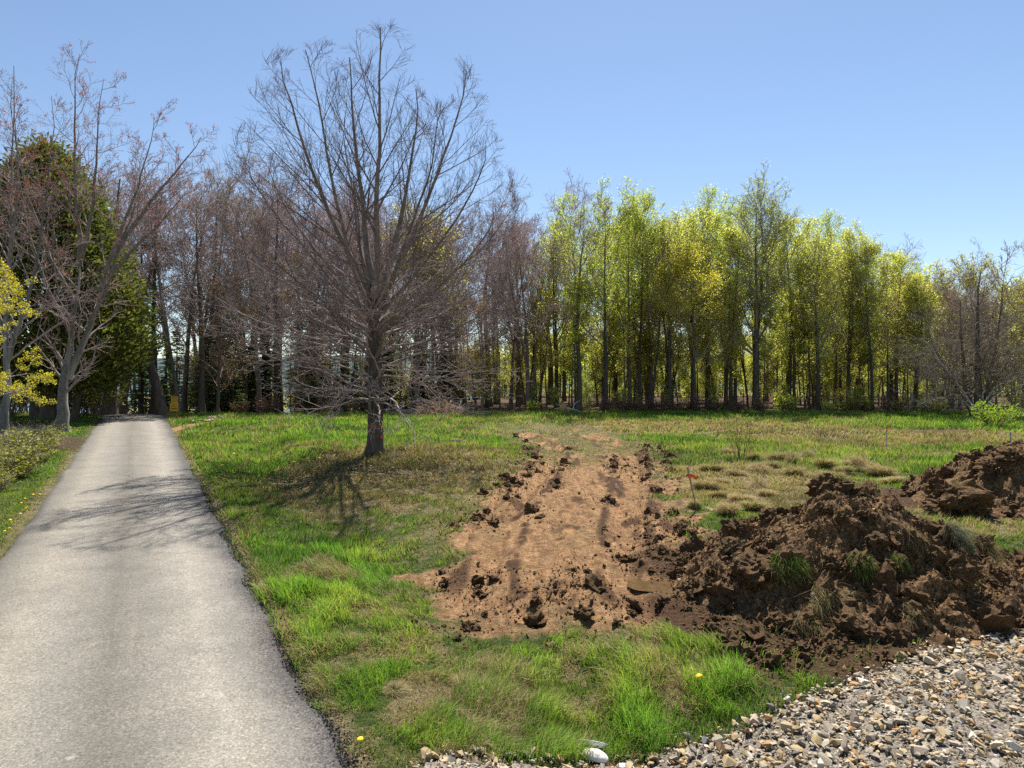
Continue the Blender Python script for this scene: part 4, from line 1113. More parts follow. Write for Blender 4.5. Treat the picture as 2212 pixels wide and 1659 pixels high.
def spawn(pts, rad, k, t0, t1, ang, angsd, lens, rr, r, lensd=0.25, rmin=0.004, taperlen=0.6, outward=None):
    """k children on each branch; lens (B,) full length at the child's base"""
    B, n, _ = pts.shape
    t = (np.arange(k)[None, :] + r.uniform(0.1, 0.9, (B, k))) / k * (t1 - t0) + t0
    f = t * (n - 1); i = np.minimum(f.astype(int), n - 2); g = (f - i)[..., None]
    bi = np.arange(B)[:, None]
    P = pts[bi, i] * (1 - g) + pts[bi, i + 1] * g
    D = norm(pts[bi, i + 1] - pts[bi, i])
    rp = rad[bi, i] * (1 - g[..., 0]) + rad[bi, i + 1] * g[..., 0]
    rv = r.normal(size=(B, k, 3))
    if outward is not None: rv = rv + outward
    per = norm(rv - (rv * D).sum(-1, keepdims=True) * D)
    a = r.normal(ang, angsd, (B, k))[..., None]
    C = np.cos(a) * D + np.sin(a) * per
    Ln = lens[:, None] * (1 - taperlen * t) * r.uniform(1 - lensd, 1 + lensd, (B, k))
    Rd = np.maximum(rp * rr * r.uniform(0.75, 1.1, (B, k)), rmin)
    return P.reshape(-1, 3), C.reshape(-1, 3), Ln.reshape(-1), Rd.reshape(-1)

def pack(levels, sides):
    mb = MB()
    for (p, q), s in zip(levels, sides):
        V, Q = tubes(p, q, s)
        mb.add(V, Q)
    return mb

def twig_points(pts, n, r, jit):
    """n random points along the branches"""
    B, m, _ = pts.shape
    b = r.integers(0, B, n); f = r.uniform(0.25, 1, n) * (m - 1); i = np.minimum(f.astype(int), m - 2); g = (f - i)[:, None]
    return pts[b, i] * (1 - g) + pts[b, i + 1] * g + r.normal(0, jit, (n, 3))

def make_variant(seed, Ht, r0, lo, spread, n=(14, 7, 6, 5), a1=(60, 25), trop=0.06, wander=(0.02, 0.09, 0.13, 0.16, 0.18), bark=None, twig=None,
                 leaves=0, lsize=0.13, lcol=None, lmat=None, top=0.35, rmin=0.0125, lean=0.0, shape='round', ljit=0.15, fork=0, leaf_lo=0.0):
    r = np.random.default_rng(seed)
    trunk = grow(np.zeros((1, 3)), np.array([[lean, r.normal(0, 0.02), 1]]), np.array([Ht * 0.96]), np.array([r0]), 14, wander[0], 0.01, r, 0.08)
    trunk[1][:, 0] *= 1.35
    if fork:     # extra stems leaving the trunk low down
        P, D, Ln, Rd = spawn(trunk[0], trunk[1], fork, 0.12, 0.34, math.radians(20), 0.08, np.full(1, Ht * 0.85), 0.75, r, 0.1, 0.02, 0.2)
        st = grow(P, D, Ln, Rd, 14, 0.03, 0.035, r, 0.1)
        stems = [trunk, st]
        tp, tr = np.concatenate([trunk[0], st[0]]), np.concatenate([trunk[1], st[1]])
    else:
        stems = [trunk]; tp, tr = trunk
    B = len(tp)
    k = n[0]
    P, D, Ln, Rd = spawn(tp, tr, k, lo, 0.98, math.radians(a1[0]), 0.15, np.full(B, spread), 0.55, r, 0.25, 0.03, 0.0)
    t = np.clip(P[:, 2] / Ht, 0, 1)
    q = np.clip((t - lo) / (1 - lo), 0, 1)
    env = {'round': np.sqrt(np.clip(1 - (q - 0.35) ** 2 / 0.46, 0.05, 1)), 'cone': 1 - 0.85 * q, 'column': 0.75 + 0.25 * np.sin(q * PI), 'vase': 0.5 + 0.6 * q}[shape]
    Ln = Ln * np.maximum(env, top * 0.5)
    # upper limbs climb more steeply
    D = norm(D + np.array([0, 0, 1.0]) * (q * (a1[0] - a1[1]) / 60.0)[:, None])
    l1 = grow(P, D, Ln, Rd, 7, wander[1], trop, r, 0.2)
    P, D, L2, Rd = spawn(l1[0], l1[1], n[1], 0.15, 1.0, math.radians(42), 0.2, Ln * 0.62, 0.6, r, 0.3, rmin * 1.5, 0.55)
    l2 = grow(P, D, L2, Rd, 4, wander[2], trop * 0.8, r, 0.3)
    P, D, L3, Rd = spawn(l2[0], l2[1], n[2], 0.15, 1.0, math.radians(42), 0.22, L2 * 0.6, 0.65, r, 0.3, rmin * 1.15, 0.5)
    L3 = np.maximum(L3, 0.25)
    l3 = grow(P, D, L3, Rd, 2, wander[3], trop, r, 0.5)
    levels, sides = [l1, l2, l3], [5, 3, 3]
    if len(n) > 3 and n[3]:
        P, D, L4, Rd = spawn(l3[0], l3[1], n[3], 0.2, 1.0, math.radians(40), 0.25, np.maximum(L3 * 0.6, 0.25), 0.7, r, 0.3, rmin, 0.4)
        l4 = grow(P, D, L4, Rd, 1, wander[4], trop, r, 0.5)
        levels.append(l4); sides.append(3)
    tv = MB()
    for s_ in stems:
        V, Q = tubes(s_[0], s_[1], 9); tv.add(V, Q)
    out = {'trunk': tv.mesh('trunk', (bark,), True), 'crown': pack(levels, sides).mesh('crown', (twig,), True)}
    if leaves:
        src = levels[-1][0]
        if leaf_lo > 0: src = src[src[:, 0, 2] > leaf_lo]
        Pl = twig_points(src, leaves, r, ljit)
        c = np.asarray(lcol, float)
        cc_ = c[r.integers(0, len(c), leaves)] * r.uniform(0.7, 1.3, (leaves, 1))
        mb = MB(); mb.add(*leaf_quads(Pl, r.uniform(0.6, 1.4, leaves) * lsize, r, cc_, 0.2, 0.65))
        out['foliage'] = mb.mesh('foliage', (lmat or M['leaf'],))
    return out

def place(var, name, label, x, y, rotz, scale, cat='tree', group=None, z=None, tilt=(0, 0)):
    root = thing(name, label, cat, (x, y, (h1(x, y) if z is None else z) - 0.08), rotz, scale, group, tilt)
    for k, me in var.items():
        link(k.split('#')[0], me, root)
    return root

# ---- prototypes of the wood
GREEN = [(0.42, 0.48, 0.09), (0.36, 0.44, 0.09), (0.50, 0.52, 0.10), (0.30, 0.37, 0.07)]
YGREEN = [(0.50, 0.51, 0.11), (0.42, 0.45, 0.10), (0.57, 0.55, 0.12), (0.36, 0.39, 0.085)]
GOLD = [(0.54, 0.48, 0.06), (0.46, 0.42, 0.05), (0.60, 0.52, 0.07), (0.36, 0.35, 0.045)]
OLIVE = [(0.37, 0.34, 0.075), (0.43, 0.36, 0.095), (0.30, 0.30, 0.07)]
RUSSET = [(0.30, 0.18, 0.10), (0.36, 0.24, 0.14), (0.22, 0.13, 0.08), (0.36, 0.27, 0.17)]
BK, TP, TG = M['bark_dark'], M['twig_purple'], M['twig_grey']
BB = M['bark_brown']
VB = [make_variant(1001, 17, 0.25, 0.34, 4.4, (13, 7, 6, 4), (62, 22), 0.05, bark=BB, twig=TP, shape='round'),
      make_variant(1002, 16, 0.22, 0.30, 4.0, (13, 7, 6, 4), (55, 20), 0.09, bark=BB, twig=TP, shape='round', fork=1),
      make_variant(1003, 18, 0.30, 0.40, 5.0, (12, 8, 6, 4), (65, 25), 0.03, (0.04, 0.16, 0.18, 0.2, 0.2), bark=BK, twig=TP, shape='vase'),
      make_variant(1004, 15, 0.20, 0.28, 3.6, (14, 7, 6, 4), (55, 20), 0.08, (0.03, 0.13, 0.16, 0.2, 0.2), bark=M['bark_brown'], twig=TG, shape='round')]
VG = [make_variant(1101, 16.5, 0.22, 0.30, 4.4, (16, 8, 6), (48, 15), 0.10, bark=BK, twig=TG, leaves=12500, lsize=0.058, lcol=GREEN, shape='column'),
      make_variant(1102, 15.0, 0.18, 0.22, 4.3, (17, 8, 6), (52, 18), 0.09, bark=BK, twig=TG, leaves=15000, lsize=0.058, lcol=YGREEN, shape='round'),
      make_variant(1103, 16.0, 0.24, 0.26, 4.6, (15, 8, 6), (46, 14), 0.11, bark=BK, twig=TG, leaves=13000, lsize=0.058, lcol=YGREEN, shape='round', fork=1),
      make_variant(1104, 17.5, 0.20, 0.40, 3.5, (15, 7, 6), (40, 10), 0.13, bark=BK, twig=TG, leaves=8000, lsize=0.058, lcol=GREEN, shape='column')]
VY = make_variant(1110, 12.5, 0.20, 0.20, 4.9, (18, 9, 6), (62, 22), 0.06, bark=BK, twig=TG, leaves=20000, lsize=0.058, lcol=GOLD, shape='round')
VT = make_variant(1111, 17.5, 0.34, 0.26, 4.6, (20, 8, 6, 2), (42, 12), 0.12, bark=BK, twig=TG, leaves=10500, lsize=0.058, lcol=GREEN, shape='column', fork=1)
VO = make_variant(1112, 11.5, 0.20, 0.22, 3.8, (16, 8, 7, 2), (60, 22), 0.06, bark=BK, twig=TG, leaves=7500, lsize=0.062, lcol=OLIVE, shape='round')
VR = make_variant(1113, 9.5, 0.15, 0.15, 3.2, (15, 7, 6, 2), (65, 25), 0.05, bark=M['bark_brown'], twig=TG, leaves=4200, lsize=0.062, lcol=RUSSET, lmat=M['dryleaf'], shape='round')
VS = [make_variant(1120, 11, 0.085, 0.35, 1.5, (12, 6, 5), (50, 20), 0.10, (0.03, 0.1, 0.14, 0.16, 0.2), bark=BK, twig=TG, leaves=1800, lsize=0.10, lcol=YGREEN, shape='column'),
      make_variant(1121, 9, 0.07, 0.30, 1.4, (11, 6, 5), (55, 22), 0.08, (0.035, 0.1, 0.14, 0.16, 0.2), bark=M['bark_brown'], twig=TG, leaves=900, lsize=0.10, lcol=OLIVE, shape='column'),
      make_variant(1122, 12, 0.10, 0.42, 1.6, (12, 6, 5), (48, 18), 0.10, (0.03, 0.1, 0.14, 0.16, 0.2), bark=BK, twig=TP, shape='column')]

def spruce_variant(seed, Ht, rad_, nbr, colors, z0=0.06, sag=0.18, size=0.20):
    r = np.random.default_rng(seed)
    tp, tr = grow(np.zeros((1, 3)), np.array([[0, 0, 1.0]]), np.array([Ht]), np.array([Ht * 0.017 + 0.03]), 10, 0.006, 0.02, r, 0.06)
    t = z0 + (1 - z0) * r.random(nbr) ** 0.9 * 0.97
    az = r.uniform(0, 2 * PI, nbr)
    Ln = rad_ * (1 - t) ** 0.8 * r.uniform(0.65, 1.1, nbr) + 0.15
    P = np.stack([np.zeros(nbr), np.zeros(nbr), t * Ht], -1)
    D = np.stack([np.cos(az), np.sin(az), np.full(nbr, 0.10) - sag * (1 - t)], -1)
    br = grow(P, D, Ln, 0.012 + 0.03 * (1 - t), 5, 0.05, -0.02, r, 0.3)
    k = 34
    m_ = nbr * k
    b = np.repeat(np.arange(nbr), k); f = r.uniform(0.12, 1.0, m_) * 5; i = np.minimum(f.astype(int), 4); g = (f - i)[:, None]
    C = br[0][b, i] * (1 - g) + br[0][b, i + 1] * g
    Dr = norm(br[0][b, i + 1] - br[0][b, i])
    side = norm(np.cross(Dr, [0, 0, 1.0])) * np.where(r.random(m_) < 0.5, 1, -1)[:, None]
    out_ = norm(Dr * 0.6 + side * r.uniform(0.2, 1.0, (m_, 1)) + np.array([0, 0, -0.35]) + r.normal(0, 0.22, (m_, 3)))
    wv = norm(np.cross(out_, r.normal(size=(m_, 3)))) * size * 0.22
    ln = (size * r.uniform(0.7, 1.6, m_) * (0.6 + 0.6 * Ln[b] / rad_))[:, None]
    V = np.stack([C - wv * 0.6, C + out_ * ln * 0.5 - wv, C + out_ * ln, C + out_ * ln * 0.5 + wv], 1).reshape(-1, 3)
    q = (np.arange(m_) * 4)[:, None] + np.array([[0, 1, 2, 3]])
    c = np.asarray(colors); cc_ = c[r.integers(0, len(c), m_)] * r.uniform(0.65, 1.35, (m_, 1))
    mb = MB(); mb.add(V, q, None, np.repeat(cc_, 4, 0))
    tv, tq = tubes(tp, tr, 8); tb = MB(); tb.add(tv, tq); bv, bq = tubes(br[0], br[1], 4); tb2 = MB(); tb2.add(bv, bq)
    return {'trunk': tb.mesh('trunk', (BK,), True), 'branches': tb2.mesh('branches', (BK,), True), 'foliage': mb.mesh('foliage', (M['needle'],))}
SPR = [(0.065, 0.105, 0.032), (0.10, 0.145, 0.04), (0.046, 0.078, 0.028), (0.13, 0.17, 0.045)]
VSP = [spruce_variant(1201, 8.5, 2.2, 150, SPR), spruce_variant(1202, 6.0, 1.8, 120, SPR), spruce_variant(1203, 11.0, 2.5, 170, SPR, 0.12)]

# ---- the front row and the trees one can tell apart: (picture column, picture row of the top, depth, prototype, its height, name, label)
def top_scale(py, d, ht, x):
    return (CAM_Z + (829.5 - py) / F * d - h1(x, d)) / ht
FRONT = [
    (1633, 432, 49.0, VT, 18.6, 'leafing_tree', 'tall leafing tree with thick black trunk standing out before the green wood'),
    (1500, 555, 49.5, VY, 13.4, 'golden_tree', 'round golden yellow leafing tree at the front of the wood'),
    (1768, 522, 48.5, VG[2], 17.2, 'leafing_tree', 'yellow green tree with forked grey trunk right of the thick black trunk'),
    (1884, 524, 49.0, VG[1], 16.0, 'leafing_tree', 'rounded yellow green tree at the right end of the tall wood'),
    (1308, 425, 49.5, VG[0], 17.6, 'leafing_tree', 'tall fresh green tree where the bare wood turns green'),
    (1405, 442, 53.0, VG[3], 18.6, 'leafing_tree', 'tall slender green tree rising behind the left side of the golden tree'),
    (1528, 436, 57.0, VG[3], 18.6, 'leafing_tree', 'thin topped pale green tree rising straight above the golden tree'),
    (1705, 470, 52.0, VG[1], 16.0, 'leafing_tree', 'full yellow green crown between the black trunk and the forked trunk'),
    (1448, 480, 51.0, VG[2], 17.2, 'leafing_tree', 'yellow green tree filling the gap left of the golden tree'),
    (1578, 492, 51.5, VG[1], 16.0, 'leafing_tree', 'soft yellow green tree between the golden tree and the thick black trunk'),
    (1832, 512, 51.0, VG[2], 17.2, 'leafing_tree', 'yellow green tree just right of the forked grey trunk'),
    (1938, 545, 51.0, VG[1], 16.0, 'leafing_tree', 'last full yellow green tree before the low olive wood'),
    (1360, 462, 51.5, VG[0], 17.6, 'leafing_tree', 'green tree second from the bare wood in the green wood'),
    (1250, 470, 48.5, VB[2], 18.6, 'bare_tree', 'dark bare tree with spreading forks at the left of the green wood'),
    (1140, 455, 50.0, VB[1], 17.0, 'bare_tree', 'bare purple twigged tree just right of the big maple crown'),
    (2095, 572, 56.0, VO, 12.3, 'leafing_tree', 'olive brown half leafed tree above the grey thicket on the right'),
    (1975, 600, 52.0, VO, 12.3, 'leafing_tree', 'low olive tree stepping down right of the tall green wood'),
    (205, 395, 52.0, VB[1], 17.0, 'bare_tree', 'bare tree rising between the cedar and the crest of the road'),
    (398, 375, 51.0, VB[3], 16.0, 'bare_tree', 'bare grey brown tree right behind the yellow sign'),
    (268, 405, 61.0, VB[0], 18.0, 'bare_tree', 'bare tree seen far down beyond the crest of the road'),
    (436, 385, 47.0, VB[0], 18.0, 'bare_tree', 'bare tree with straight dark trunk right of the yellow sign'),
    (330, 395, 47.5, VB[2], 18.6, 'bare_tree', 'bare crooked limbed tree over the crest of the road'),
    (560, 400, 50.0, VB[3], 16.0, 'bare_tree', 'bare grey brown tree seen left of the big maple trunk'),
    (900, 470, 52.0, VO, 12.3, 'leafing_tree', 'olive leafing tree showing through the middle of the big bare maple'),
    (690, 560, 50.0, VR, 10.2, 'russet_tree', 'small tree holding russet dead leaves left behind the big maple'),
    (470, 600, 46.5, VR, 10.2, 'russet_tree', 'russet brown leaved tree right of the road crest'),
]
rf = np.random.default_rng(77)
for px, py, d, var, ht, nm, lab in FRONT:
    x = gx(px, d); s = top_scale(py, d, ht, x)
    place(var, nm, lab, x, d, rf.uniform(0, 6.28), s)

# ---- the rest of the wood, row behind row
def wood(x, y, bare_prob):
    px = 1106 + F * x / y
    lim = np.interp(px, [150, 300, 480, 700, 1100, 1200, 1300, 1700, 1900, 2000, 2300], [350, 360, 385, 430, 455, 460, 450, 480, 535, 605, 615])
    if px < 1190 or rf.random() < bare_prob:
        var = VB[int(rf.integers(4))]; ht = 17.0
        nm, lab, grp = 'bare_tree', 'bare purple brown twigged tree standing back in the leafless part of the wood', 'bare trees back in the wood'
        if px >= 1190: lab, grp = 'bare tree standing among the leafing trees deep in the green wood', 'bare trees among the green wood'
    elif px > 1960:
        var = VO; ht = 12.3; nm, lab, grp = 'leafing_tree', 'olive half leafed tree in the low wood at the right', 'olive trees at the right'
    else:
        var = VG[int(rf.integers(4))]; ht = 17.2
        nm, lab, grp = 'leafing_tree', 'yellow green leafing tree standing back in the green part of the wood', 'leafing trees back in the wood'
    s = top_scale(lim + rf.uniform(0, 45), y, ht, x)
    s = max(0.55, min(1.45, s))
    place(var, nm, lab, x, y, rf.uniform(0, 6.28), s, 'tree', grp)
for row, (y0, step) in enumerate(((52.5, 4.0), (58, 4.2), (65, 4.8), (75, 5.6))):
    x = -0.62 * y0
    step0 = step
    while x < 0.84 * y0:
        xx = x + rf.uniform(-0.9, 0.9); yy = y0 + rf.uniform(-1.6, 1.6)
        px = 1106 + F * xx / yy
        if not (185 < px < 372 and yy > 42) and px > 20:
            wood(xx, yy, 0.12)
        x += step0 * (0.72 if px < 1150 else 1.0)
# slim stems
for k in range(150):
    y = rf.uniform(48.5, 66); px = rf.uniform(1080, 2260) if k < 120 else rf.uniform(400, 1080)
    x = gx(px, y)
    v = VS[int(rf.integers(3))] if px > 1150 else VS[2]
    place(v, 'slim_tree', 'slim straight young tree among the trunks of the green wood' if px > 1150 else 'slim bare young tree among the trunks of the leafless wood', x, y, rf.uniform(0, 6.28), rf.uniform(0.6, 1.15), 'tree', 'slim trees of the green wood' if px > 1150 else 'slim trees of the leafless wood')
# spruces in the shade under the bare wood
for k in range(36):
    y = rf.uniform(48.5, 62); px = rf.uniform(390, 1050)
    if k >= 31: px = rf.uniform(300, 390); y = rf.uniform(52, 66)
    x = gx(px, y)
    place(VSP[int(rf.integers(3))], 'spruce', 'dark green spruce in the shade under the bare trees', x, y, rf.uniform(0, 6.28), rf.uniform(0.45, 0.95), 'tree', 'spruces under the bare trees')
# russet understorey
for k in range(6):
    y = rf.uniform(49, 58); px = rf.uniform(380, 1080); x = gx(px, y)
    place(VR, 'russet_tree', 'small tree with russet dead leaves in the leafless wood', x, y, rf.uniform(0, 6.28), rf.uniform(0.55, 1.0), 'tree', 'russet trees in the leafless wood')
# leafing understorey that fills the gaps between the trunks
VU = [make_variant(1130 + k, 6.0, 0.05, 0.06, 2.4, (20, 7, 5), (58, 25), 0.07, (0.04, 0.1, 0.14, 0.16, 0.2), bark=BK, twig=TG, leaves=4200, lsize=0.07, lcol=(YGREEN, OLIVE, GREEN)[k], shape='round', rmin=0.008) for k in range(3)]
for k in range(84):
    y = rf.uniform(58, 88) if k < 50 else rf.uniform(86, 105); px = rf.uniform(1090, 2290); x = gx(px, y)
    place(VU[int(rf.integers(3))], 'understorey_tree', 'low leafing young tree filling the shade between the trunks', x, y, rf.uniform(0, 6.28), rf.uniform(0.5, 1.1) * (1.5 if k >= 50 else 1), 'tree', 'understorey of the green wood')
for k in range(30):
    y = rf.uniform(48.6, 53); px = rf.uniform(1080, 2290); x = gx(px, y)
    place(VU[int(rf.integers(3))], 'undergrowth_bush', 'knee high leafing bush at the feet of the trunks of the green wood', x, y, rf.uniform(0, 6.28), rf.uniform(0.16, 0.34), 'bush', 'undergrowth at the feet of the green wood')
for k in range(26):
    y = rf.uniform(52, 75); px = rf.uniform(400, 1090); x = gx(px, y)
    place(VU[1], 'understorey_tree', 'low olive young tree in the shade of the leafless wood', x, y, rf.uniform(0, 6.28), rf.uniform(0.5, 1.0), 'tree', 'understorey of the leafless wood')

# far-off wood that closes the view behind the trunks
def far_wood(name, label, x0, x1, y0, y1, n, hts, cols, size, seed):
    r = np.random.default_rng(seed)
    x = r.uniform(x0, x1, n); y = r.uniform(y0, y1, n)
    hh_ = np.interp(x, np.linspace(x0, x1, len(hts)), hts) * (0.7 + 0.6 * fbm(x * 0.16, y * 0.1, seed, 3))
    z = H(x, y) + hh_ * r.random(n) ** 0.8
    c = np.asarray(cols); mb = MB()
    mb.add(*leaf_quads(np.stack([x, y, z], -1), size * r.uniform(0.6, 1.4, n), r, c[r.integers(0, len(c), n)] * r.uniform(0.6, 1.3, (n, 1)), 0.1, 0.65))
    k = 160
    xt = r.uniform(x0, x1, k); yt = r.uniform(y0, y1, k)
    tp = grow(np.stack([xt, yt, H(xt, yt) - 0.1], -1), np.tile([[0, 0, 1.0]], (k, 1)), r.uniform(6, 11, k), r.uniform(0.1, 0.25, k), 4, 0.03, 0.02, r, 0.3)
    V, Q = tubes(*tp, 5); mb.add(V, Q, None, np.array([0.06, 0.05, 0.04]))
    o = link(name, mb.mesh(name, (M['leaf'],))); o['kind'] = 'stuff'; o['label'] = label; o['category'] = 'wood'
far_wood('far_wood', 'far yellow green wood closing the view behind the trunks on the right', -4, 105, 100, 114, 30000, (7, 10, 11, 10, 8), YGREEN[:2] + OLIVE, 0.24, 1501)
far_wood('far_wood', 'far brown wood closing the view behind the bare trees', -52, -3, 84, 92, 11000, (4.5, 6, 6.5), OLIVE + [(0.2, 0.16, 0.11), (0.10, 0.12, 0.05)], 0.2, 1502)
# ------------------------------------------------------------------ the big bare maple
def big_maple():
    r = np.random.default_rng(2024)
    d = 23.4; x0 = gx(808, d); z0 = h1(x0, d)
    root = thing('bare_maple', 'big bare maple with many upswept limbs standing alone on the grass', 'tree', (x0, d, z0), 0.0, (1.0, 1.0, 1.0))
    # trunk, furrowed, flaring at the foot
    nz, na = 70, 40
    zz = np.linspace(-0.25, 6.0, nz)[:, None]; aa = np.linspace(0, 2 * PI, na, endpoint=False)[None]
    rad = 0.265 - 0.012 * zz + 0.14 * np.exp(-np.maximum(zz, 0) / 0.28) - 0.08 * sstep(4.0, 6.0, zz)
    ca, sa = np.cos(aa), np.sin(aa)
    lobes = 1 + 0.07 * np.sin(aa * 3 + 0.7 + zz * 0.3) + 0.05 * np.sin(aa * 5 + 2) * np.exp(-zz / 1.0)
    fur = (fbm(ca * 7 + 20 + 0 * zz, sa * 7 + 20 + zz * 1.3, 811, 3) - 0.5)
    fur2 = np.abs(fbm(ca * 3.5 + 7 + 0 * zz, sa * 3.5 + 9 + zz * 0.6, 812, 3) - 0.5)
    rad = rad * lobes + 0.075 * fur - 0.08 * np.clip(0.07 - fur2, 0, 1) / 0.07 * 0.35
    cxx = 0.03 * np.sin(zz * 0.8) - 0.0 * zz; cyy = 0.04 * np.sin(zz * 0.6 + 1)
    Vt = np.stack([cxx + rad * ca, cyy + rad * sa, zz + 0 * aa], -1)
    ii = np.arange(nz * na).reshape(nz, na)
    q = np.stack([ii[:-1], np.roll(ii, -1, 1)[:-1], np.roll(ii, -1, 1)[1:], ii[1:]], -1).reshape(-1, 4)
    link('trunk', mesh_np('trunk', Vt.reshape(-1, 3), q, None, None, True, None, (M['bark_maple'],)), root)
    # upswept leaders
    def env(p):      # > 1 outside the rounded crown
        return (((np.hypot(p[..., 0], p[..., 1]) / 5.15) ** 2.4 + (np.abs(p[..., 2] - 7.9) / 6.6) ** 2.4)) ** (1 / 2.4)
    def tuck(p):     # draws stray tips back to the outline of the crown
        c = np.array([0, 0, 7.9]); e_ = env(p)[..., None]
        f = np.where(e_ > 0.82, (0.82 + 0.24 * np.tanh((e_ - 0.82) / 0.24)) / np.maximum(e_, 1e-3), 1.0)
        return c + (p - c) * f
    ends = []
    nle = 29
    for k in range(nle):
        th = math.radians(5 + 79 * ((k + 0.2) / nle) ** 0.78); az = k * 2.399 + 2.6
        dv = np.array([math.sin(th) * math.cos(az), math.sin(th) * math.sin(az) * 0.9, math.cos(th)])
        tt = np.linspace(0, 12, 200)[:, None]; q = np.array([0, 0, 4.3]) + dv * tt
        ends.append(q[np.argmax(env(q) > 0.96)] * 1.0)
    ns = 13
    t = np.linspace(0, 1, ns)[:, None]
    lead = []
    for k, e in enumerate(ends):
        e = np.array(e); hz = np.hypot(e[0], e[1])
        zs = 5.6 - 2.6 * k / nle + r.uniform(-0.35, 0.35)
        p0 = np.array([0.1 * e[0] / max(hz, 0.3), 0.1 * e[1] / max(hz, 0.3), zs])
        p1 = p0 + np.array([e[0] * 0.42, e[1] * 0.42, (e[2] - zs) * 0.30])
        p2 = p0 + np.array([e[0] * 0.80, e[1] * 0.80, (e[2] - zs) * 0.62])
        b = (1 - t) ** 3 * p0 + 3 * (1 - t) ** 2 * t * p1 + 3 * (1 - t) * t ** 2 * p2 + t ** 3 * e
        b[1:-1] += np.cumsum(r.normal(0, 0.035, (ns - 2, 3)), 0) * np.array([1, 1, 0.3])
        lead.append(b)
    lead = np.array(lead)
    r_l = 0.052 + 0.088 * np.clip(1 - np.arange(nle) / 11.0, 0, 1) + r.uniform(-0.006, 0.01, nle)
    lr = r_l[:, None] * (1 - 0.88 * np.linspace(0, 1, ns)[None] ** 0.85)
    lr[:, 0] *= 1.35
    for k in range(len(ends)):
        V, Q = tubes(lead[k:k + 1], lr[k:k + 1], 9)
        link('limb', mesh_np('limb', V, Q, None, None, True, None, (M['bark_limb'],)), root)
    # low, wide, drooping limbs
    nlow = 56
    zb = np.sort(r.uniform(1.75, 5.6, nlow)); az = (np.arange(nlow) * 2.399 + r.normal(0, 0.3, nlow))
    P = np.stack([0.2 * np.cos(az), 0.2 * np.sin(az), zb], -1)
    D = np.stack([np.cos(az), np.sin(az), 0.02 + 0.14 * (zb - 1.8) + r.normal(0, 0.1, nlow)], -1)
    Ln = r.uniform(3.6, 6.0, nlow) * np.where(zb < 2.6, 0.95, 1.0)
    low = grow(P, D, Ln, r.uniform(0.022, 0.042, nlow), 12, 0.12, 0.012, r, 0.2, 0.03)
    for k in range(nlow):
        V, Q = tubes(low[0][k:k + 1], low[1][k:k + 1], 6)
        link('limb', mesh_np('limb', V, Q, None, None, True, None, (M['bark_twig'],)), root)
    # side branches
    Ll = np.linalg.norm(lead[:, -1] - lead[:, 0], axis=1)
    ow = lead[:, -1] * np.array([1, 1, 0.0]); ow = (norm(ow) * np.minimum(np.linalg.norm(ow, axis=1, keepdims=True) / 2.5, 1))[:, None, :] * 0.9
    c1 = spawn(lead, lr, 13, 0.2, 0.98, math.radians(36), 0.14, Ll * 0.44, 0.46, r, 0.3, 0.009, 0.66, ow)
    b1 = grow(*c1, 8, 0.06, 0.05, r, 0.25); b1 = (tuck(b1[0]), b1[1])
    c1b = spawn(low[0], low[1], 7, 0.15, 0.98, math.radians(40), 0.2, Ln * 0.4, 0.6, r, 0.3, 0.008, 0.45)
    b1b = grow(*c1b, 6, 0.11, 0.03, r, 0.3)
    c2 = spawn(b1[0], b1[1], 8, 0.15, 0.99, math.radians(38), 0.18, c1[2] * 0.52, 0.6, r, 0.3, 0.0062, 0.5)
    b2 = grow(*c2, 4, 0.09, 0.07, r, 0.45); b2 = (tuck(b2[0]), b2[1])
    c2b = spawn(b1b[0], b1b[1], 4, 0.15, 0.99, math.radians(42), 0.22, c1b[2] * 0.5, 0.65, r, 0.3, 0.0055, 0.4)
    b2b = grow(*c2b, 4, 0.14, 0.05, r, 0.45)
    c3 = spawn(b2[0], b2[1], 6, 0.2, 1.0, math.radians(38), 0.22, np.maximum(c2[2] * 0.5, 0.12), 0.7, r, 0.35, 0.0042, 0.4)
    b3 = grow(*c3, 2, 0.12, 0.08, r, 0.6); b3 = (tuck(b3[0]), b3[1])
    c3b = spawn(b2b[0], b2b[1], 2, 0.2, 1.0, math.radians(40), 0.25, np.maximum(c2b[2] * 0.5, 0.12), 0.7, r, 0.35, 0.0042, 0.4)
    b3b = grow(*c3b, 2, 0.16, 0.05, r, 0.6)
    o = link('crown', pack([b1, b2, b3], [5, 3, 3]).mesh('crown', (M['twig_maple'],), True), root)
    o = link('low_branches', pack([b1b, b2b, b3b], [5, 4, 3]).mesh('low_branches', (M['bark_twig'],), True), root)  # paler than the crown twigs: sunlight is put into this bark colour
    print('MAPLE twigs', len(c3[0]), len(c3b[0]))
    # orange ribbon tied round the trunk
    hz = 1.0
    a = np.linspace(0, 2 * PI, 40, endpoint=False)
    k = np.argmin(np.abs(zz[:, 0] - hz))
    rr_ = np.interp(a, np.linspace(0, 2 * PI, na, endpoint=False), rad[k]) + 0.018
    mb = MB()
    zt = hz + 0.02 * np.sin(a)
    A = np.stack([cxx[k] + rr_ * np.cos(a), cyy[k] + rr_ * np.sin(a), zt + 0.009], -1); B = A - [0, 0, 0.018]
    j = np.arange(40)
    mb.add(np.concatenate([A, B]), np.stack([j, (j + 1) % 40, (j + 1) % 40 + 40, j + 40], -1))
    rib = thing('ribbon', 'orange flagging ribbon tied round the trunk of the big bare maple', 'ribbon', (x0, d, z0))
    link('band', mb.mesh('band', (M['ribbon'],)), rib)
    bm = bmesh.new(); bmesh.ops.create_icosphere(bm, subdivisions=2, radius=0.055)
    for v_ in bm.verts: v_.co *= 1 + 0.35 * math.sin(v_.co.x * 90 + v_.co.z * 70)
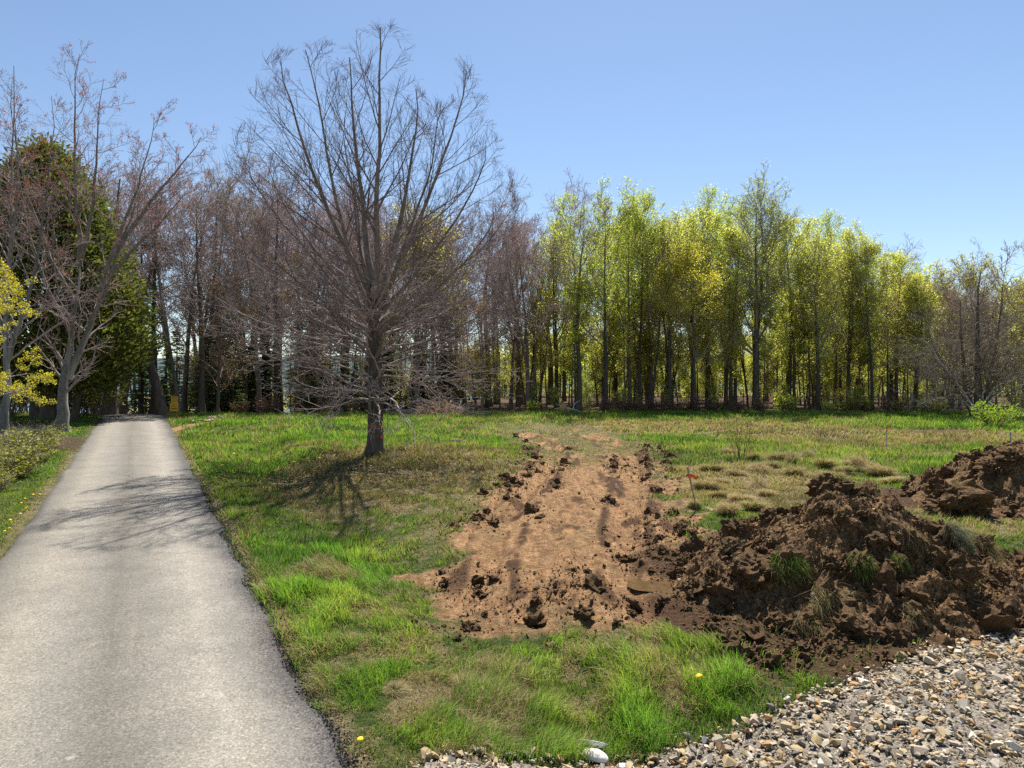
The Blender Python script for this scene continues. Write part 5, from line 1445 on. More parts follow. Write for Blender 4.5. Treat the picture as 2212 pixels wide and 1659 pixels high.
    bmesh.ops.translate(bm, verts=bm.verts, vec=(float(rad[k].mean()) + 0.05, -0.1, 0.62))
    link('knot', bm_mesh(bm, 'knot', (M['orange'],)), rib)
big_maple()

# ------------------------------------------------------------------ roadside maples on the left, red buds
def bud_maple(seed, Ht, r0, label, px, d, splits, nlat=9, grey=M['bark_grey'], leanx=0.05):
    r = np.random.default_rng(seed)
    x0 = gx(px, d); z0 = h1(x0, d)
    root = thing('budding_maple', label, 'tree', (x0, d, z0 - 0.1))
    stems, srad = [], []
    ns = 16; t = np.linspace(0, 1, ns)[:, None]
    for p0, p1, p2, e, ra in splits:
        p0, p1, p2, e = map(np.array, (p0, p1, p2, e))
        b = (1 - t) ** 3 * p0 + 3 * (1 - t) ** 2 * t * p1 + 3 * (1 - t) * t ** 2 * p2 + t ** 3 * e
        b[1:-1] += np.cumsum(r.normal(0, 0.04, (ns - 2, 3)), 0) * np.array([1, 1, 0.2])
        rr_ = ra * (1 - 0.93 * t[:, 0] ** 0.9)
        if p0[2] < 0.05: rr_ = rr_ * (1 + 0.55 * np.exp(-t[:, 0] * 22))
        stems.append(b); srad.append(rr_)
    stems, srad = np.array(stems), np.array(srad)
    mbt = MB(); V, Q = tubes(stems[:2], srad[:2], 14); mbt.add(V, Q)
    link('trunk', mbt.mesh('trunk', (grey,), True), root)
    for k in range(2, len(stems)):
        V, Q = tubes(stems[k:k + 1], srad[k:k + 1], 8)
        link('limb', mesh_np('limb', V, Q, None, None, True, None, (M['bark_limb'],)), root)
    Ls = np.linalg.norm(stems[:, -1] - stems[:, 0], axis=1)
    c1 = spawn(stems, srad, nlat, 0.22, 0.98, math.radians(48), 0.2, Ls * 0.32, 0.42, r, 0.35, 0.014, 0.6)
    b1 = grow(*c1, 8, 0.11, 0.055, r, 0.2)
    c2 = spawn(b1[0], b1[1], 7, 0.15, 0.99, math.radians(42), 0.2, c1[2] * 0.5, 0.6, r, 0.3, 0.009, 0.5)
    b2 = grow(*c2, 4, 0.13, 0.06, r, 0.35)
    c3 = spawn(b2[0], b2[1], 5, 0.2, 1.0, math.radians(42), 0.25, np.maximum(c2[2] * 0.5, 0.2), 0.7, r, 0.3, 0.0065, 0.4)
    b3 = grow(*c3, 2, 0.16, 0.07, r, 0.5)
    o = link('crown', pack([b1, b2, b3], [5, 4, 3]).mesh('crown', (M['bark_twig'],), True), root)
    # buds cluster at the twig tips, thicker higher up
    tips = b3[0][:, -1]; tips = np.concatenate([tips, b3[0][:, 1]])
    keep = r.random(len(tips)) < 0.07 + 0.40 * sstep(0.35 * Ht, 0.9 * Ht, tips[:, 2])
    tips = np.repeat(tips[keep], 2, 0); tips = tips + r.normal(0, 0.04, tips.shape)
    c = np.array([[0.30, 0.055, 0.04], [0.38, 0.10, 0.05], [0.22, 0.05, 0.05], [0.30, 0.14, 0.06]])
    mb = MB(); mb.add(*leaf_quads(tips, r.uniform(0.018, 0.04, len(tips)), r, c[r.integers(0, 4, len(tips))] * r.uniform(0.7, 1.3, (len(tips), 1)), 0, 0.7))
    link('buds', mb.mesh('buds', (M['dryleaf'],)), root)
    return root
S1 = [((0, 0, 0), (0.25, 0, 2.2), (0.35, 0, 5), (0.85, 0.1, 8.4), 0.29), ((0.30, 0, 2.6), (0.9, -0.1, 4.6), (2.4, -0.2, 6.2), (4.4, -0.2, 12.6), 0.2),
      ((0.82, 0.1, 8.0), (0.95, 0, 10.5), (0.9, 0.2, 13), (0.7, 0.3, 18.3), 0.14), ((0.83, 0.1, 8.3), (1.6, -0.3, 9.8), (2.2, -0.5, 12), (2.4, -0.6, 16.6), 0.13),
      ((0.6, 0.05, 6.2), (-0.2, -0.5, 8), (-1.3, -0.6, 10.5), (-1.9, -0.6, 16.6), 0.12), ((0.45, 0, 4.8), (-0.8, 0.5, 6.5), (-2.2, 0.7, 9), (-3.0, 0.8, 14.4), 0.12),
      ((2.6, -0.2, 8.4), (3.6, 0.3, 10.4), (5.0, 0.5, 12.0), (6.5, 0.5, 14.4), 0.14), ((1.9, -0.2, 6.8), (3.4, -0.6, 8.4), (5.2, -0.9, 9.6), (6.9, -1.0, 11.4), 0.12),
      ((2.2, -0.2, 7.6), (2.6, 0.8, 10.0), (3.3, 1.0, 12), (3.8, 1.2, 15.8), 0.11)]
bud_maple(3001, 18.5, 0.46, 'pale grey twin trunked maple with red buds beside the left edge of the road', 132, 32.0, S1, 16)
S2 = [((0, 0, 0), (0.1, 0, 3), (0.2, 0, 6), (0.3, 0.2, 16.5), 0.18), ((0.1, 0, 3.2), (0.6, 0.2, 5), (1.4, 0.3, 8), (1.9, 0.3, 15.2), 0.12),
      ((0.1, 0, 4.5), (-0.8, 0, 6.5), (-1.8, 0, 9), (-2.3, 0, 14.5), 0.13), ((0.2, 0, 6.5), (0.9, -0.5, 8.5), (1.3, -0.8, 11), (1.4, -1.0, 14.8), 0.10)]
bud_maple(3002, 16.5, 0.27, 'slender red budded maple at the left edge of the picture behind the shrubs', 8, 29.5, S2, 15)

# ------------------------------------------------------------------ dark cedar on the left
def cedar():
    r = np.random.default_rng(4001)
    d = 38.8; x0 = gx(104, d); z0 = h1(x0, d)
    root = thing('cedar', 'broad dark green cedar with several thick trunks behind the grey twin trunked maple', 'tree', (x0, d, z0 - 0.1))
    mb = MB()
    for k, (dx, dy, ex, ey, ra, ht) in enumerate(((-0.5, 0, -1.2, 0.3, 0.40, 12), (0.15, -0.2, 0.2, 0, 0.42, 16.5), (0.75, 0.1, 1.6, 0.2, 0.33, 11), (0.3, 0.5, 0.8, 1.4, 0.3, 12), (1.3, 0.2, 3.4, -0.2, 0.22, 7))):
        t = np.linspace(0, 1, 12)[:, None]
        p = np.array([dx, dy, 0]) * (1 - t) + np.array([ex, ey, ht]) * t + r.normal(0, 0.03, (12, 3))
        rr_ = ra * (1 - 0.9 * t[:, 0]) * (1 + 0.4 * np.exp(-t[:, 0] * 18))
        V, Q = tubes(p[None], rr_[None], 12); mb.add(V, Q)
    link('trunk', mb.mesh('trunk', (M['bark_dark'],), True), root)
    # sprays of scale leaves in clumps over a rounded cone
    ncl = 2100
    zc = 2.4 + 13.0 * r.random(ncl) ** 1.25
    q = (zc - 2.4) / 13.0
    prof = np.interp(q, [0, 0.08, 0.18, 0.32, 0.5, 0.7, 0.88, 1.0], [3.0, 4.3, 5.2, 5.3, 4.5, 3.4, 1.9, 0.3])
    az = r.uniform(0, 2 * PI, ncl)
    lump = 0.78 + 0.42 * fbm(az * 1.6 + 3, zc * 0.42, 821, 3)
    rad = prof * lump * np.sqrt(r.uniform(0.35, 1.0, ncl))
    zc = zc - 0.10 * rad + r.normal(0, 0.25, ncl)
    C = np.stack([rad * np.cos(az) - 0.1, rad * np.sin(az), zc], -1)
    per = 40
    n = ncl * per
    out_ = norm(np.stack([np.cos(az), np.sin(az), np.full(ncl, 0.35)], -1))
    P = np.repeat(C, per, 0) + r.normal(0, 1, (n, 3)) * np.array([0.42, 0.42, 0.36])
    dr = norm(np.repeat(out_, per, 0) + np.array([0, 0, 0.25]) + r.normal(0, 0.55, (n, 3)))
    w = norm(np.cross(dr, r.normal(size=(n, 3)))) * 0.062
    ln = r.uniform(0.18, 0.42, n)[:, None]
    V = np.stack([P - w * 0.5, P + dr * ln * 0.55 - w, P + dr * ln, P + dr * ln * 0.55 + w], 1).reshape(-1, 3)
    c = np.array([[0.115, 0.135, 0.03], [0.155, 0.17, 0.036], [0.08, 0.10, 0.025], [0.19, 0.175, 0.05]])
    tone = np.repeat(0.75 + 0.5 * r.random(ncl), per)
    cc_ = c[r.integers(0, 4, n)] * (tone * r.uniform(0.7, 1.25, n))[:, None]
    cc_[r.random(n) < 0.012] = (0.15, 0.10, 0.04)
    mb = MB(); mb.add(V, (np.arange(n) * 4)[:, None] + np.array([[0, 1, 2, 3]]), None, np.repeat(cc_, 4, 0))
    link('foliage', mb.mesh('foliage', (M['needle'],)), root)
cedar()

# ------------------------------------------------------------------ young maple with yellow green flowers, left foreground
def flower_maple():
    r = np.random.default_rng(5001)
    d = 14.0; x0 = -12.6; z0 = h1(x0, d)
    root = thing('flowering_maple', 'yellow green flowering maple reaching in from the left edge over the shrubs', 'tree', (x0, d, z0))
    t = grow(np.zeros((1, 3)), np.array([[0.03, 0, 1]]), np.array([6.2]), np.array([0.13]), 10, 0.03, 0, r, 0.1)
    V, Q = tubes(*t, 9); link('trunk', mesh_np('trunk', V, Q, None, None, True, None, (M['bark_grey'],)), root)
    n1 = 20
    az = np.arange(n1) * 2.399; zb = 1.9 + 3.7 * (np.arange(n1) / n1)
    P = np.stack([0 * az, 0 * az, zb], -1); D = np.stack([np.cos(az), np.sin(az), np.full(n1, 0.28)], -1)
    b1 = grow(P, D, 2.7 * (1 - 0.45 * (zb - 1.9) / 3.7) * r.uniform(0.8, 1.1, n1), np.full(n1, 0.035), 8, 0.09, 0.015, r, 0.2)
    c2 = spawn(b1[0], b1[1], 8, 0.2, 1.0, math.radians(42), 0.2, np.full(n1, 1.0), 0.55, r, 0.3, 0.007, 0.4)
    b2 = grow(*c2, 4, 0.12, 0.03, r, 0.4)
    c3 = spawn(b2[0], b2[1], 4, 0.2, 1.0, math.radians(42), 0.25, np.full(len(c2[0]), 0.34), 0.6, r, 0.3, 0.004, 0.3)
    b3 = grow(*c3, 2, 0.15, 0.05, r, 0.5)
    link('crown', pack([b1, b2, b3], [6, 4, 3]).mesh('crown', (M['bark_twig'],), True), root)
    tips = np.concatenate([b3[0][:, -1], b3[0][:, 1]])
    tips = tips[r.random(len(tips)) < 0.85]
    per = 40
    n = len(tips) * per
    dirs = norm(r.normal(size=(n, 3)))
    Pf = np.repeat(tips, per, 0) + dirs * (r.random((n, 1)) ** 0.5) * 0.085
    c = np.array([[0.50, 0.43, 0.035], [0.42, 0.40, 0.035], [0.60, 0.50, 0.05], [0.32, 0.33, 0.03]])
    cc_ = c[r.integers(0, 4, n)] * r.uniform(0.75, 1.2, (n, 1))
    mb = MB(); mb.add(*leaf_quads(Pf, r.uniform(0.011, 0.022, n), r, cc_, 0, 0.75))
    link('flowers', mb.mesh('flowers', (M['leaf_near'],)), root)
flower_maple()

# ------------------------------------------------------------------ shrubs
def shrub_variant(seed, ht, rad_, nst, leaves, lsize, lcol, stemmat, spreadz=1.0, lmat=None, rbase=0.012):
    r = np.random.default_rng(seed)
    az = r.uniform(0, 2 * PI, nst); rb = rad_ * 0.3 * np.sqrt(r.random(nst))
    P = np.stack([rb * np.cos(az), rb * np.sin(az), np.zeros(nst)], -1)
    til = r.uniform(0.1, 0.75, nst)
    D = np.stack([np.cos(az) * til, np.sin(az) * til, np.full(nst, spreadz)], -1)
    Ls = ht * r.uniform(0.65, 1.1, nst)
    s0 = grow(P, D, Ls, np.full(nst, rbase), 6, 0.08, 0.02, r, 0.35)
    c1 = spawn(s0[0], s0[1], 6, 0.2, 1.0, math.radians(35), 0.2, Ls * 0.45, 0.65, r, 0.3, rbase * 0.4, 0.5)
    s1 = grow(*c1, 4, 0.12, 0.04, r, 0.4)
    c2 = spawn(s1[0], s1[1], 3, 0.2, 1.0, math.radians(38), 0.2, np.maximum(c1[2] * 0.5, 0.1), 0.7, r, 0.3, rbase * 0.3, 0.4)
    s2 = grow(*c2, 2, 0.14, 0.04, r, 0.5)
    out = {'stems': pack([s0, s1, s2], [5, 4, 3]).mesh('stems', (stemmat,), True)}
    if leaves:
        Pl = twig_points(s2[0], leaves, r, 0.02)
        c = np.asarray(lcol); mb = MB()
        mb.add(*leaf_quads(Pl, lsize * r.uniform(0.6, 1.4, leaves), r, c[r.integers(0, len(c), leaves)] * r.uniform(0.7, 1.3, (leaves, 1)), 0.1, 0.55))
        out['foliage'] = mb.mesh('foliage', (lmat or M['leaf'],))
    return out
LIME = [(0.25, 0.26, 0.045), (0.20, 0.22, 0.04), (0.31, 0.31, 0.05)]
SH1 = shrub_variant(6001, 1.15, 0.75, 34, 2300, 0.032, LIME, M['bramble'])
SH2 = shrub_variant(6002, 1.3, 0.75, 36, 1500, 0.030, LIME, M['twig_grey'])
SH3 = shrub_variant(6003, 1.25, 0.8, 48, 0, 0.03, LIME, M['twig_grey'])
rs = np.random.default_rng(88)
SHL = [(120, 19.8, SH1, 1.0, 'leafy roadside shrub nearest the asphalt on the left'), (88, 19.0, SH1, 1.0, 'second leafy roadside shrub from the asphalt'), (58, 18.8, SH1, 0.95, 'leafy low shrub in the middle of the roadside thicket'),
       (28, 18.4, SH2, 0.9, 'thinly leafed shrub near the left edge of the picture'), (5, 19.0, SH3, 1.0, 'grey leafless shrub at the very left edge of the picture'), (140, 22.5, SH1, 0.9, 'leafy shrub just below the foot of the grey twin trunked maple'),
       (100, 22.0, SH2, 1.05, 'thin brown shrub behind the leafy roadside shrubs'), (60, 22.5, SH2, 1.05, 'brown twiggy shrub in the back of the roadside thicket'), (25, 22.5, SH3, 1.1, 'bare brown shrub in the back left of the thicket'),
       (132, 25.5, SH2, 0.9, 'small sparse shrub close by the foot of the grey maple'), (75, 26.0, SH3, 1.0, 'bare twiggy shrub before the trunks of the dark cedar'), (100, 17.2, SH1, 0.6, 'smallest leafy shrub at the lower end of the roadside thicket'),
       (40, 16.8, SH2, 0.6, 'small brown shrub rising from dead leaves at the lower left')]
for px, d, v, s, lab in SHL:
    x = min(gx(px, d), road_x(d) - 2 - 1.5)
    place(v, 'shrub', lab, x, d, rs.uniform(0, 6.28), (s * 1.2, s * 1.2, s * 0.74), 'shrub', 'shrubs along the left of the road', tilt=(0, 0))
# shrubs left of the crest under the cedar
for px, d, v, s, lab in ((195, 43.5, SH2, 1.7, 'leafing shrub left of the crest of the road'), (170, 42.5, SH1, 1.8, 'yellow green bush beneath the right skirt of the cedar'), (222, 46.0, SH2, 1.9, 'tall thin shrub beside the twin trunks past the crest'), (30, 43, SH2, 2.0, 'brown green brush left behind the cedar trunks'), (60, 47, SH2, 2.2, 'tall brush behind the cedar trunks'), (8, 40, SH3, 1.8, 'bare brush behind the shrubs at the left edge')):
    place(v, 'shrub', lab, gx(px, d), d, rs.uniform(0, 6.28), s, 'shrub', 'brush near the cedar')
# right hand green shrub, sapling, edge shrubs
SH4 = shrub_variant(6004, 1.7, 1.2, 40, 4200, 0.045, [(0.26, 0.37, 0.035), (0.20, 0.31, 0.03), (0.33, 0.41, 0.045)], M['bark_brown'], 0.8)
x, d = gx(2152, 34.0), 34.0
place(SH4, 'shrub', 'round bright green shrub in the grass before the grey thicket on the right', x, d, 0.4, 0.78, 'shrub')
SAP = shrub_variant(6005, 1.45, 0.5, 9, 500, 0.022, LIME, M['bark_brown'], 1.6, rbase=0.012)
place(SAP, 'sapling', 'thin sparse sapling standing alone in the tussocks of the field', gx(1600, 22.6), 22.6, 1.0, 1.0, 'sapling')
SH5 = shrub_variant(6006, 1.1, 0.7, 26, 1500, 0.06, YGREEN, M['bark_brown'], 1.0)
for px, s, lab in ((1698, 1.0, 'yellow green bush at the wood edge right of the thick black trunk'), (1790, 0.6, 'low yellow bush at the foot of the forked trunk'), (1832, 0.7, 'yellow bush third along the foot of the right wood'), (1868, 0.7, 'yellow bush fourth along the foot of the right wood'), (1938, 0.65, 'yellow bush left of the fallen birch limb'), (1998, 0.6, 'yellow bush under the fallen birch limb'), (2030, 0.6, 'yellow bush left of the grey thicket trunk'), (1150, 0.6, 'small yellow bush at the wood edge above the track'), (1560, 0.5, 'faint yellow bush at the wood edge under the golden tree')):
    d = 47.6; place(SH5, 'bush', lab, gx(px, d), d, rs.uniform(0, 6.28), s * 1.25, 'bush', 'bushes along the wood edge')
BRM = shrub_variant(6007, 1.1, 1.0, 44, 260, 0.05, RUSSET, M['bramble'], 0.8, M['dryleaf'], 0.011)
for k, px in enumerate((1310, 1345, 1385, 1425, 1462, 1500, 1540, 1585, 1640, 1845, 1925, 520, 580, 640, 700, 760)):
    d = 47.4 + rs.uniform(-0.3, 0.6)
    place(BRM, 'bramble', 'red brown bramble at the foot of the green wood' if px > 1100 else 'red brown bramble along the foot of the leafless wood', gx(px, d), d, rs.uniform(0, 6.28), rs.uniform(0.8, 1.3), 'bramble', 'brambles under the green wood' if px > 1100 else 'brambles under the leafless wood')

# ------------------------------------------------------------------ grey thicket tree on the right with pale leaning limbs
def thicket():
    r = np.random.default_rng(7001)
    d = 42.0; x0 = gx(2112, d); z0 = h1(x0, d)
    root = thing('thicket_tree', 'grey brown twiggy tree with pale leaning limbs at the right of the field', 'tree', (x0, d, z0 - 0.05))
    def bez(p0, p1, p2, n=12):
        t = np.linspace(0, 1, n)[:, None]; p0, p1, p2 = map(np.array, (p0, p1, p2))
        b = (1 - t) ** 2 * p0 + 2 * (1 - t) * t * p1 + t ** 2 * p2
        b[1:-1] += np.cumsum(r.normal(0, 0.03, (n - 2, 3)), 0)
        return b
    darks = [bez((0, 0, 0), (-0.1, 0, 3), (0.2, 0, 9.2)), bez((-0.3, 0, 0), (-0.9, 0.4, 3.5), (-0.7, 0.6, 7.5)), bez((0.25, 0, 0), (0.9, 0.3, 3), (1.9, 0.4, 7.8)), bez((0.1, 0.2, 0.5), (1.8, 0.5, 3.0), (3.6, 0.6, 6.0)), bez((-0.2, 0.2, 0.3), (-1.8, 0.8, 3.0), (-2.9, 0.8, 6.5))]
    pale = [bez((-0.2, -0.2, 0.5), (-1.7, -0.5, 2.1), (-4.0, -0.7, 5.0)), bez((-0.3, -0.2, 0.4), (-2.0, -0.3, 1.7), (-3.6, -0.4, 2.9)), bez((0.3, -0.2, 1.0), (1.2, -0.3, 2.6), (3.4, -0.5, 2.9)), bez((0.3, -0.3, 0.8), (1.4, -0.4, 1.9), (3.6, -0.5, 2.3)), bez((0.2, 0, 1.2), (0.35, -0.3, 2.0), (0.8, -0.3, 3.2))]
    darks, pale = np.array(darks), np.array(pale)
    tt = np.linspace(0, 1, 12)[None]
    dr = np.array([0.26, 0.17, 0.15, 0.13, 0.12])[:, None] * (1 - 0.88 * tt); pr = np.array([0.085, 0.06, 0.055, 0.05, 0.07])[:, None] * (1 - 0.75 * tt)
    V, Q = tubes(darks, dr, 9); mb = MB(); mb.add(V, Q); link('trunk', mb.mesh('trunk', (M['bark_dark'],), True), root)
    for k in range(5):
        V, Q = tubes(pale[k:k + 1], pr[k:k + 1], 7); link('limb', mesh_np('limb', V, Q, None, None, True, None, (M['bark_birch'],)), root)
    a = np.concatenate([darks, pale]); ar = np.concatenate([dr, pr])
    c1 = spawn(a, ar, 17, 0.15, 1.0, math.radians(50), 0.3, np.full(10, 3.3), 0.4, r, 0.3, 0.012, 0.4)
    b1 = grow(*c1, 6, 0.15, 0.03, r, 0.3)
    c2 = spawn(b1[0], b1[1], 8, 0.1, 1.0, math.radians(45), 0.25, c1[2] * 0.5, 0.6, r, 0.3, 0.009, 0.4)
    b2 = grow(*c2, 4, 0.18, 0.03, r, 0.4)
    c3 = spawn(b2[0], b2[1], 5, 0.1, 1.0, math.radians(45), 0.25, np.maximum(c2[2] * 0.5, 0.25), 0.7, r, 0.3, 0.0075, 0.3)
    b3 = grow(*c3, 2, 0.2, 0.02, r, 0.6)
    link('crown', pack([b1, b2, b3], [4, 3, 3]).mesh('crown', (M['twig_grey'],), True), root)
thicket()
# bare dark tree leaning in at the right edge
x, d = gx(2300, 44.0), 44.0
place(VB[2], 'bare_tree', 'dark bare tree reaching in high at the right edge of the picture', x, d, 2.2, top_scale(480, d, 18.6, x))

# fallen pale limbs
def fallen(label, px, d, paths, rad0, mat_):
    x0 = gx(px, d); root = thing('fallen_branch', label, 'branch', (x0, d, h1(x0, d)))
    rr_ = np.random.default_rng(int(px))
    for k, pth in enumerate(paths):
        p = np.array(pth, float); t = np.linspace(0, len(p) - 1, 9)
        q = np.stack([np.interp(t, np.arange(len(p)), p[:, j]) for j in range(3)], -1); q[1:-1] += rr_.normal(0, 0.025, (7, 3))
        V, Q = tubes(q[None], (rad0 * (0.75 ** k) * np.linspace(1, 0.35, 9))[None], 6)
        link('stem' if k == 0 else 'side_branch', mesh_np('stem', V, Q, None, None, True, None, (mat_,)), root)
fallen('pale fallen branch lying forked at the edge of the wood behind the track', 1235, 46.6, [((0.6, 0, 0.05), (0, 0, 0.25), (-1.1, 0.2, 0.6)), ((0.05, 0, 0.22), (0.2, 0, 0.6), (0.55, 0.1, 0.85)), ((0.1, 0, 0.22), (-0.15, 0.1, 0.1), (-0.35, 0, 0.0)), ((0.15, 0, 0.5), (0.1, 0, 0.9), (0.0, 0, 1.1))], 0.07, M['bark_birch'])
fallen('straight pale birch limb propped slanting before the right wood', 1972, 46.8, [((1.15, 0, 0.35), (0, 0, 1.0), (-1.5, 0.2, 1.75)), ((0.0, 0, 1.0), (-0.15, 0, 1.6), (-0.5, 0, 2.2)), ((0.0, 0, 1.0), (-0.25, 0, 0.4), (-0.3, 0, 0.1))], 0.06, M['bark_birch'])

# brush pile behind the maple
def brush_pile():
    r = np.random.default_rng(8001)
    d = 44.5; x0 = gx(945, d); z0 = h1(x0, d)
    root = thing('brush_pile', 'heap of dead brush and soil behind the right of the big maple trunk', 'brush pile', (x0, d, z0))
    xs_ = np.linspace(-2.6, 2.6, 60); ys_ = np.linspace(-1.5, 1.5, 36); X_, Y_ = np.meshgrid(xs_, ys_)
    hh_ = 1.05 * np.clip(1 - np.hypot(X_ / 2.5, Y_ / 1.4), 0, 1) ** 0.8 * (0.6 + 0.8 * fbm(X_ * 1.5, Y_ * 1.5, 831, 3)) + 0.12 * (fbm(X_ * 5, Y_ * 5, 832, 3) - 0.5) - 0.05
    i = np.arange(X_.size).reshape(X_.shape)
    link('soil', mesh_np('soil', np.stack([X_, Y_, hh_], -1), np.stack([i[:-1, :-1], i[:-1, 1:], i[1:, 1:], i[1:, :-1]], -1).reshape(-1, 4), None, None, False, None, (M['topsoil'],)), root)
    n = 420
    P = np.stack([r.uniform(-2.3, 2.6, n), r.uniform(-1.2, 1.0, n), np.zeros(n)], -1); P[:, 2] = 1.0 * np.clip(1 - np.hypot(P[:, 0] / 2.6, P[:, 1] / 1.4), 0, 1) * r.uniform(0.6, 1.25, n)
    a = r.uniform(0, 6.28, n); D = np.stack([np.cos(a), np.sin(a) * 0.6, r.normal(0.05, 0.22, n)], -1)
    b = grow(P, D, r.uniform(0.5, 1.7, n), r.uniform(0.010, 0.028, n), 4, 0.15, -0.02, r, 0.4)
    o = link('sticks', pack([b], [4]).mesh('sticks', (M['bark_twig'],), True), root); o['kind'] = 'stuff'
brush_pile()

# ------------------------------------------------------------------ trunks past the crest of the road
def trunk_tree(label, px, d, ht, r0, leanx, mat_, seed, nm='bare_tree', crown=True):
    v = make_variant(seed, ht, r0, 0.42, 4.0, (9, 6, 5, 3), (60, 22), 0.05, (0.03, 0.14, 0.17, 0.2, 0.2), bark=mat_, twig=TP, shape='round', lean=leanx)
    x = gx(px, d)
    place(v, nm, label, x, d, 0.0, 1.0)
trunk_tree('thick red brown trunk left of the road just past its crest', 236, 45.5, 17, 0.48, 0.03, M['bark_brown'], 9101)
trunk_tree('thinner leaning trunk right behind the thick red brown one', 262, 49.0, 17, 0.28, 0.12, M['bark_brown'], 9102)
trunk_tree('grey trunk leaning left over the crest of the road', 352, 45.0, 18, 0.36, -0.19, M['bark_brown'], 9103)
trunk_tree('thin grey trunk behind the yellow sign', 388, 47.0, 15, 0.16, -0.08, M['bark_grey'], 9104)
def pine():
    r = np.random.default_rng(9201)
    d = 56.0; x0 = gx(303, d); z0 = h1(x0, d)
    root = thing('pine', 'thin dark pine with a straight bare trunk in the gap over the road', 'tree', (x0, d, z0))
    t = grow(np.zeros((1, 3)), np.array([[0.0, 0, 1]]), np.array([16.0]), np.array([0.2]), 10, 0.008, 0.02, r, 0.3)
    V, Q = tubes(*t, 8); link('trunk', mesh_np('trunk', V, Q, None, None, True, None, (M['bark_dark'],)), root)
    n = 40
    zb = r.uniform(4.0, 15.5, n); az = r.uniform(0, 6.28, n)
    b = grow(np.stack([0 * az, 0 * az, zb], -1), np.stack([np.cos(az), np.sin(az), np.full(n, 0.1)], -1), r.uniform(1.2, 2.8, n), np.full(n, 0.04), 6, 0.08, 0.0, r, 0.3)
    link('branches', pack([b], [4]).mesh('branches', (M['bark_dark'],)), root)
    m_ = 9000
    Pn = twig_points(b[0], m_, r, 0.18)
    mb = MB(); mb.add(*leaf_quads(Pn, r.uniform(0.08, 0.2, m_), r, np.array([[0.035, 0.06, 0.035]]) * r.uniform(0.6, 1.5, (m_, 1)), 0.3, 0.22))
    link('foliage', mb.mesh('foliage', (M['needle'],)), root)
pine()

# ------------------------------------------------------------------ yellow sign by the road crest
def sign():
    d = 41.5; x0 = gx(377, d); z0 = h1(x0, d)
    root = thing('warning_sign', 'yellow warning sign of two boards with a black header by the road crest', 'sign', (x0, d, z0), 0.12, 0.8)
    px = d / F
    def board(name, w, h, cx, cz, cy, mat_, parent=root):
        bm = bmesh.new(); box_bm(bm, cx, cy, cz, w, 0.02, h)
        bmesh.ops.bevel(bm, geom=bm.edges[:], offset=0.004, segments=1, affect='EDGES')
        return link(name, bm_mesh(bm, name, (mat_,)), parent)
    for s in (-0.18, 0.18):
        bm = bmesh.new(); box_bm(bm, s, 0.05, 0.85, 0.06, 0.06, 1.8); link('post', bm_mesh(bm, 'post', (M['post'],)), root)
    up = board('upper_board', 0.50, 0.62, 0.0, 1.30, 0.0, M['sign_yellow']); up['label'] = 'upper yellow board under a black header'
    hd = board('header', 0.50, 0.20, 0.0, 1.715, -0.001, M['sign_black'])
    lo = board('lower_board', 0.64, 0.62, -0.02, 0.76, -0.026, M['sign_yellow']); lo['label'] = 'lower wider yellow board'
    f = bpy.data.curves.new('lettering', 'FONT'); f.body = 'CAUTION'; f.size = 0.105; f.align_x = 'CENTER'; f.align_y = 'CENTER'; f.extrude = 0.001
    f.materials.append(M['sign_yellow'])
    tmp = bpy.data.objects.new('tmp', f); COL.objects.link(tmp)
    dg = bpy.context.evaluated_depsgraph_get(); me = bpy.data.meshes.new_from_object(tmp.evaluated_get(dg)); bpy.data.objects.remove(tmp)
    link('lettering', me, hd, (0, -0.016, 1.715), (PI / 2, 0, 0))
    # rows of small lettering that cannot be read from here
    def rows(parent, cx, cz, w, ys_, cy, hgt, seed):
        r = np.random.default_rng(seed)
        bm = bmesh.new()
        for yv in ys_:
            x = cx - w / 2
            while x < cx + w / 2 - 0.02:
                ww = min(r.uniform(0.03, 0.10), cx + w / 2 - x); box_bm(bm, x + ww / 2, cy, cz + yv, ww, 0.003, hgt); x += ww + 0.018
        link('lettering', bm_mesh(bm, 'lettering', (M['sign_line'],)), parent)
    rows(up, 0, 1.34, 0.40, (0.2, 0.12, 0.03, -0.06, -0.15), -0.0125, 0.032, 1)
    rows(lo, -0.02, 0.76, 0.46, (0.20, 0.07), -0.0385, 0.04, 2)
    rows(lo, -0.02, 0.76, 0.44, (-0.10,), -0.0385, 0.11, 3)
sign()

# ------------------------------------------------------------------ dry tussocks
def tussock_mesh(seed, green=0.1):
    r = np.random.default_rng(seed); n = 1500
    a = r.uniform(0, 2 * PI, n); q = 0.16 * np.sqrt(r.random(n))
    P = np.stack([q * np.cos(a), q * np.sin(a), 0.14 * (1 - (q / 0.16) ** 2) - 0.02], -1)
    lean = np.stack([np.cos(a), np.sin(a)], -1) + r.normal(0, 0.35, (n, 2)) + np.array([0.3, -0.2])
    c = np.array([[0.52, 0.41, 0.26], [0.42, 0.32, 0.20], [0.33, 0.24, 0.145]])[r.integers(0, 3, n)] * r.uniform(0.7, 1.2, (n, 1))
    c[r.random(n) < green] = (0.11, 0.15, 0.03)
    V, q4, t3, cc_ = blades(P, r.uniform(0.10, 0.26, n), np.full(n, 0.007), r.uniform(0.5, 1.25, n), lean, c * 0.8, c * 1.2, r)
    mb = MB(); mb.add(V, q4, t3, cc_)
    return mb.mesh('grass_tussock', (M['straw'],))
TUS = [tussock_mesh(70 + k, 0.06 + 0.1 * k) for k in range(4)]
rt = np.random.default_rng(99)
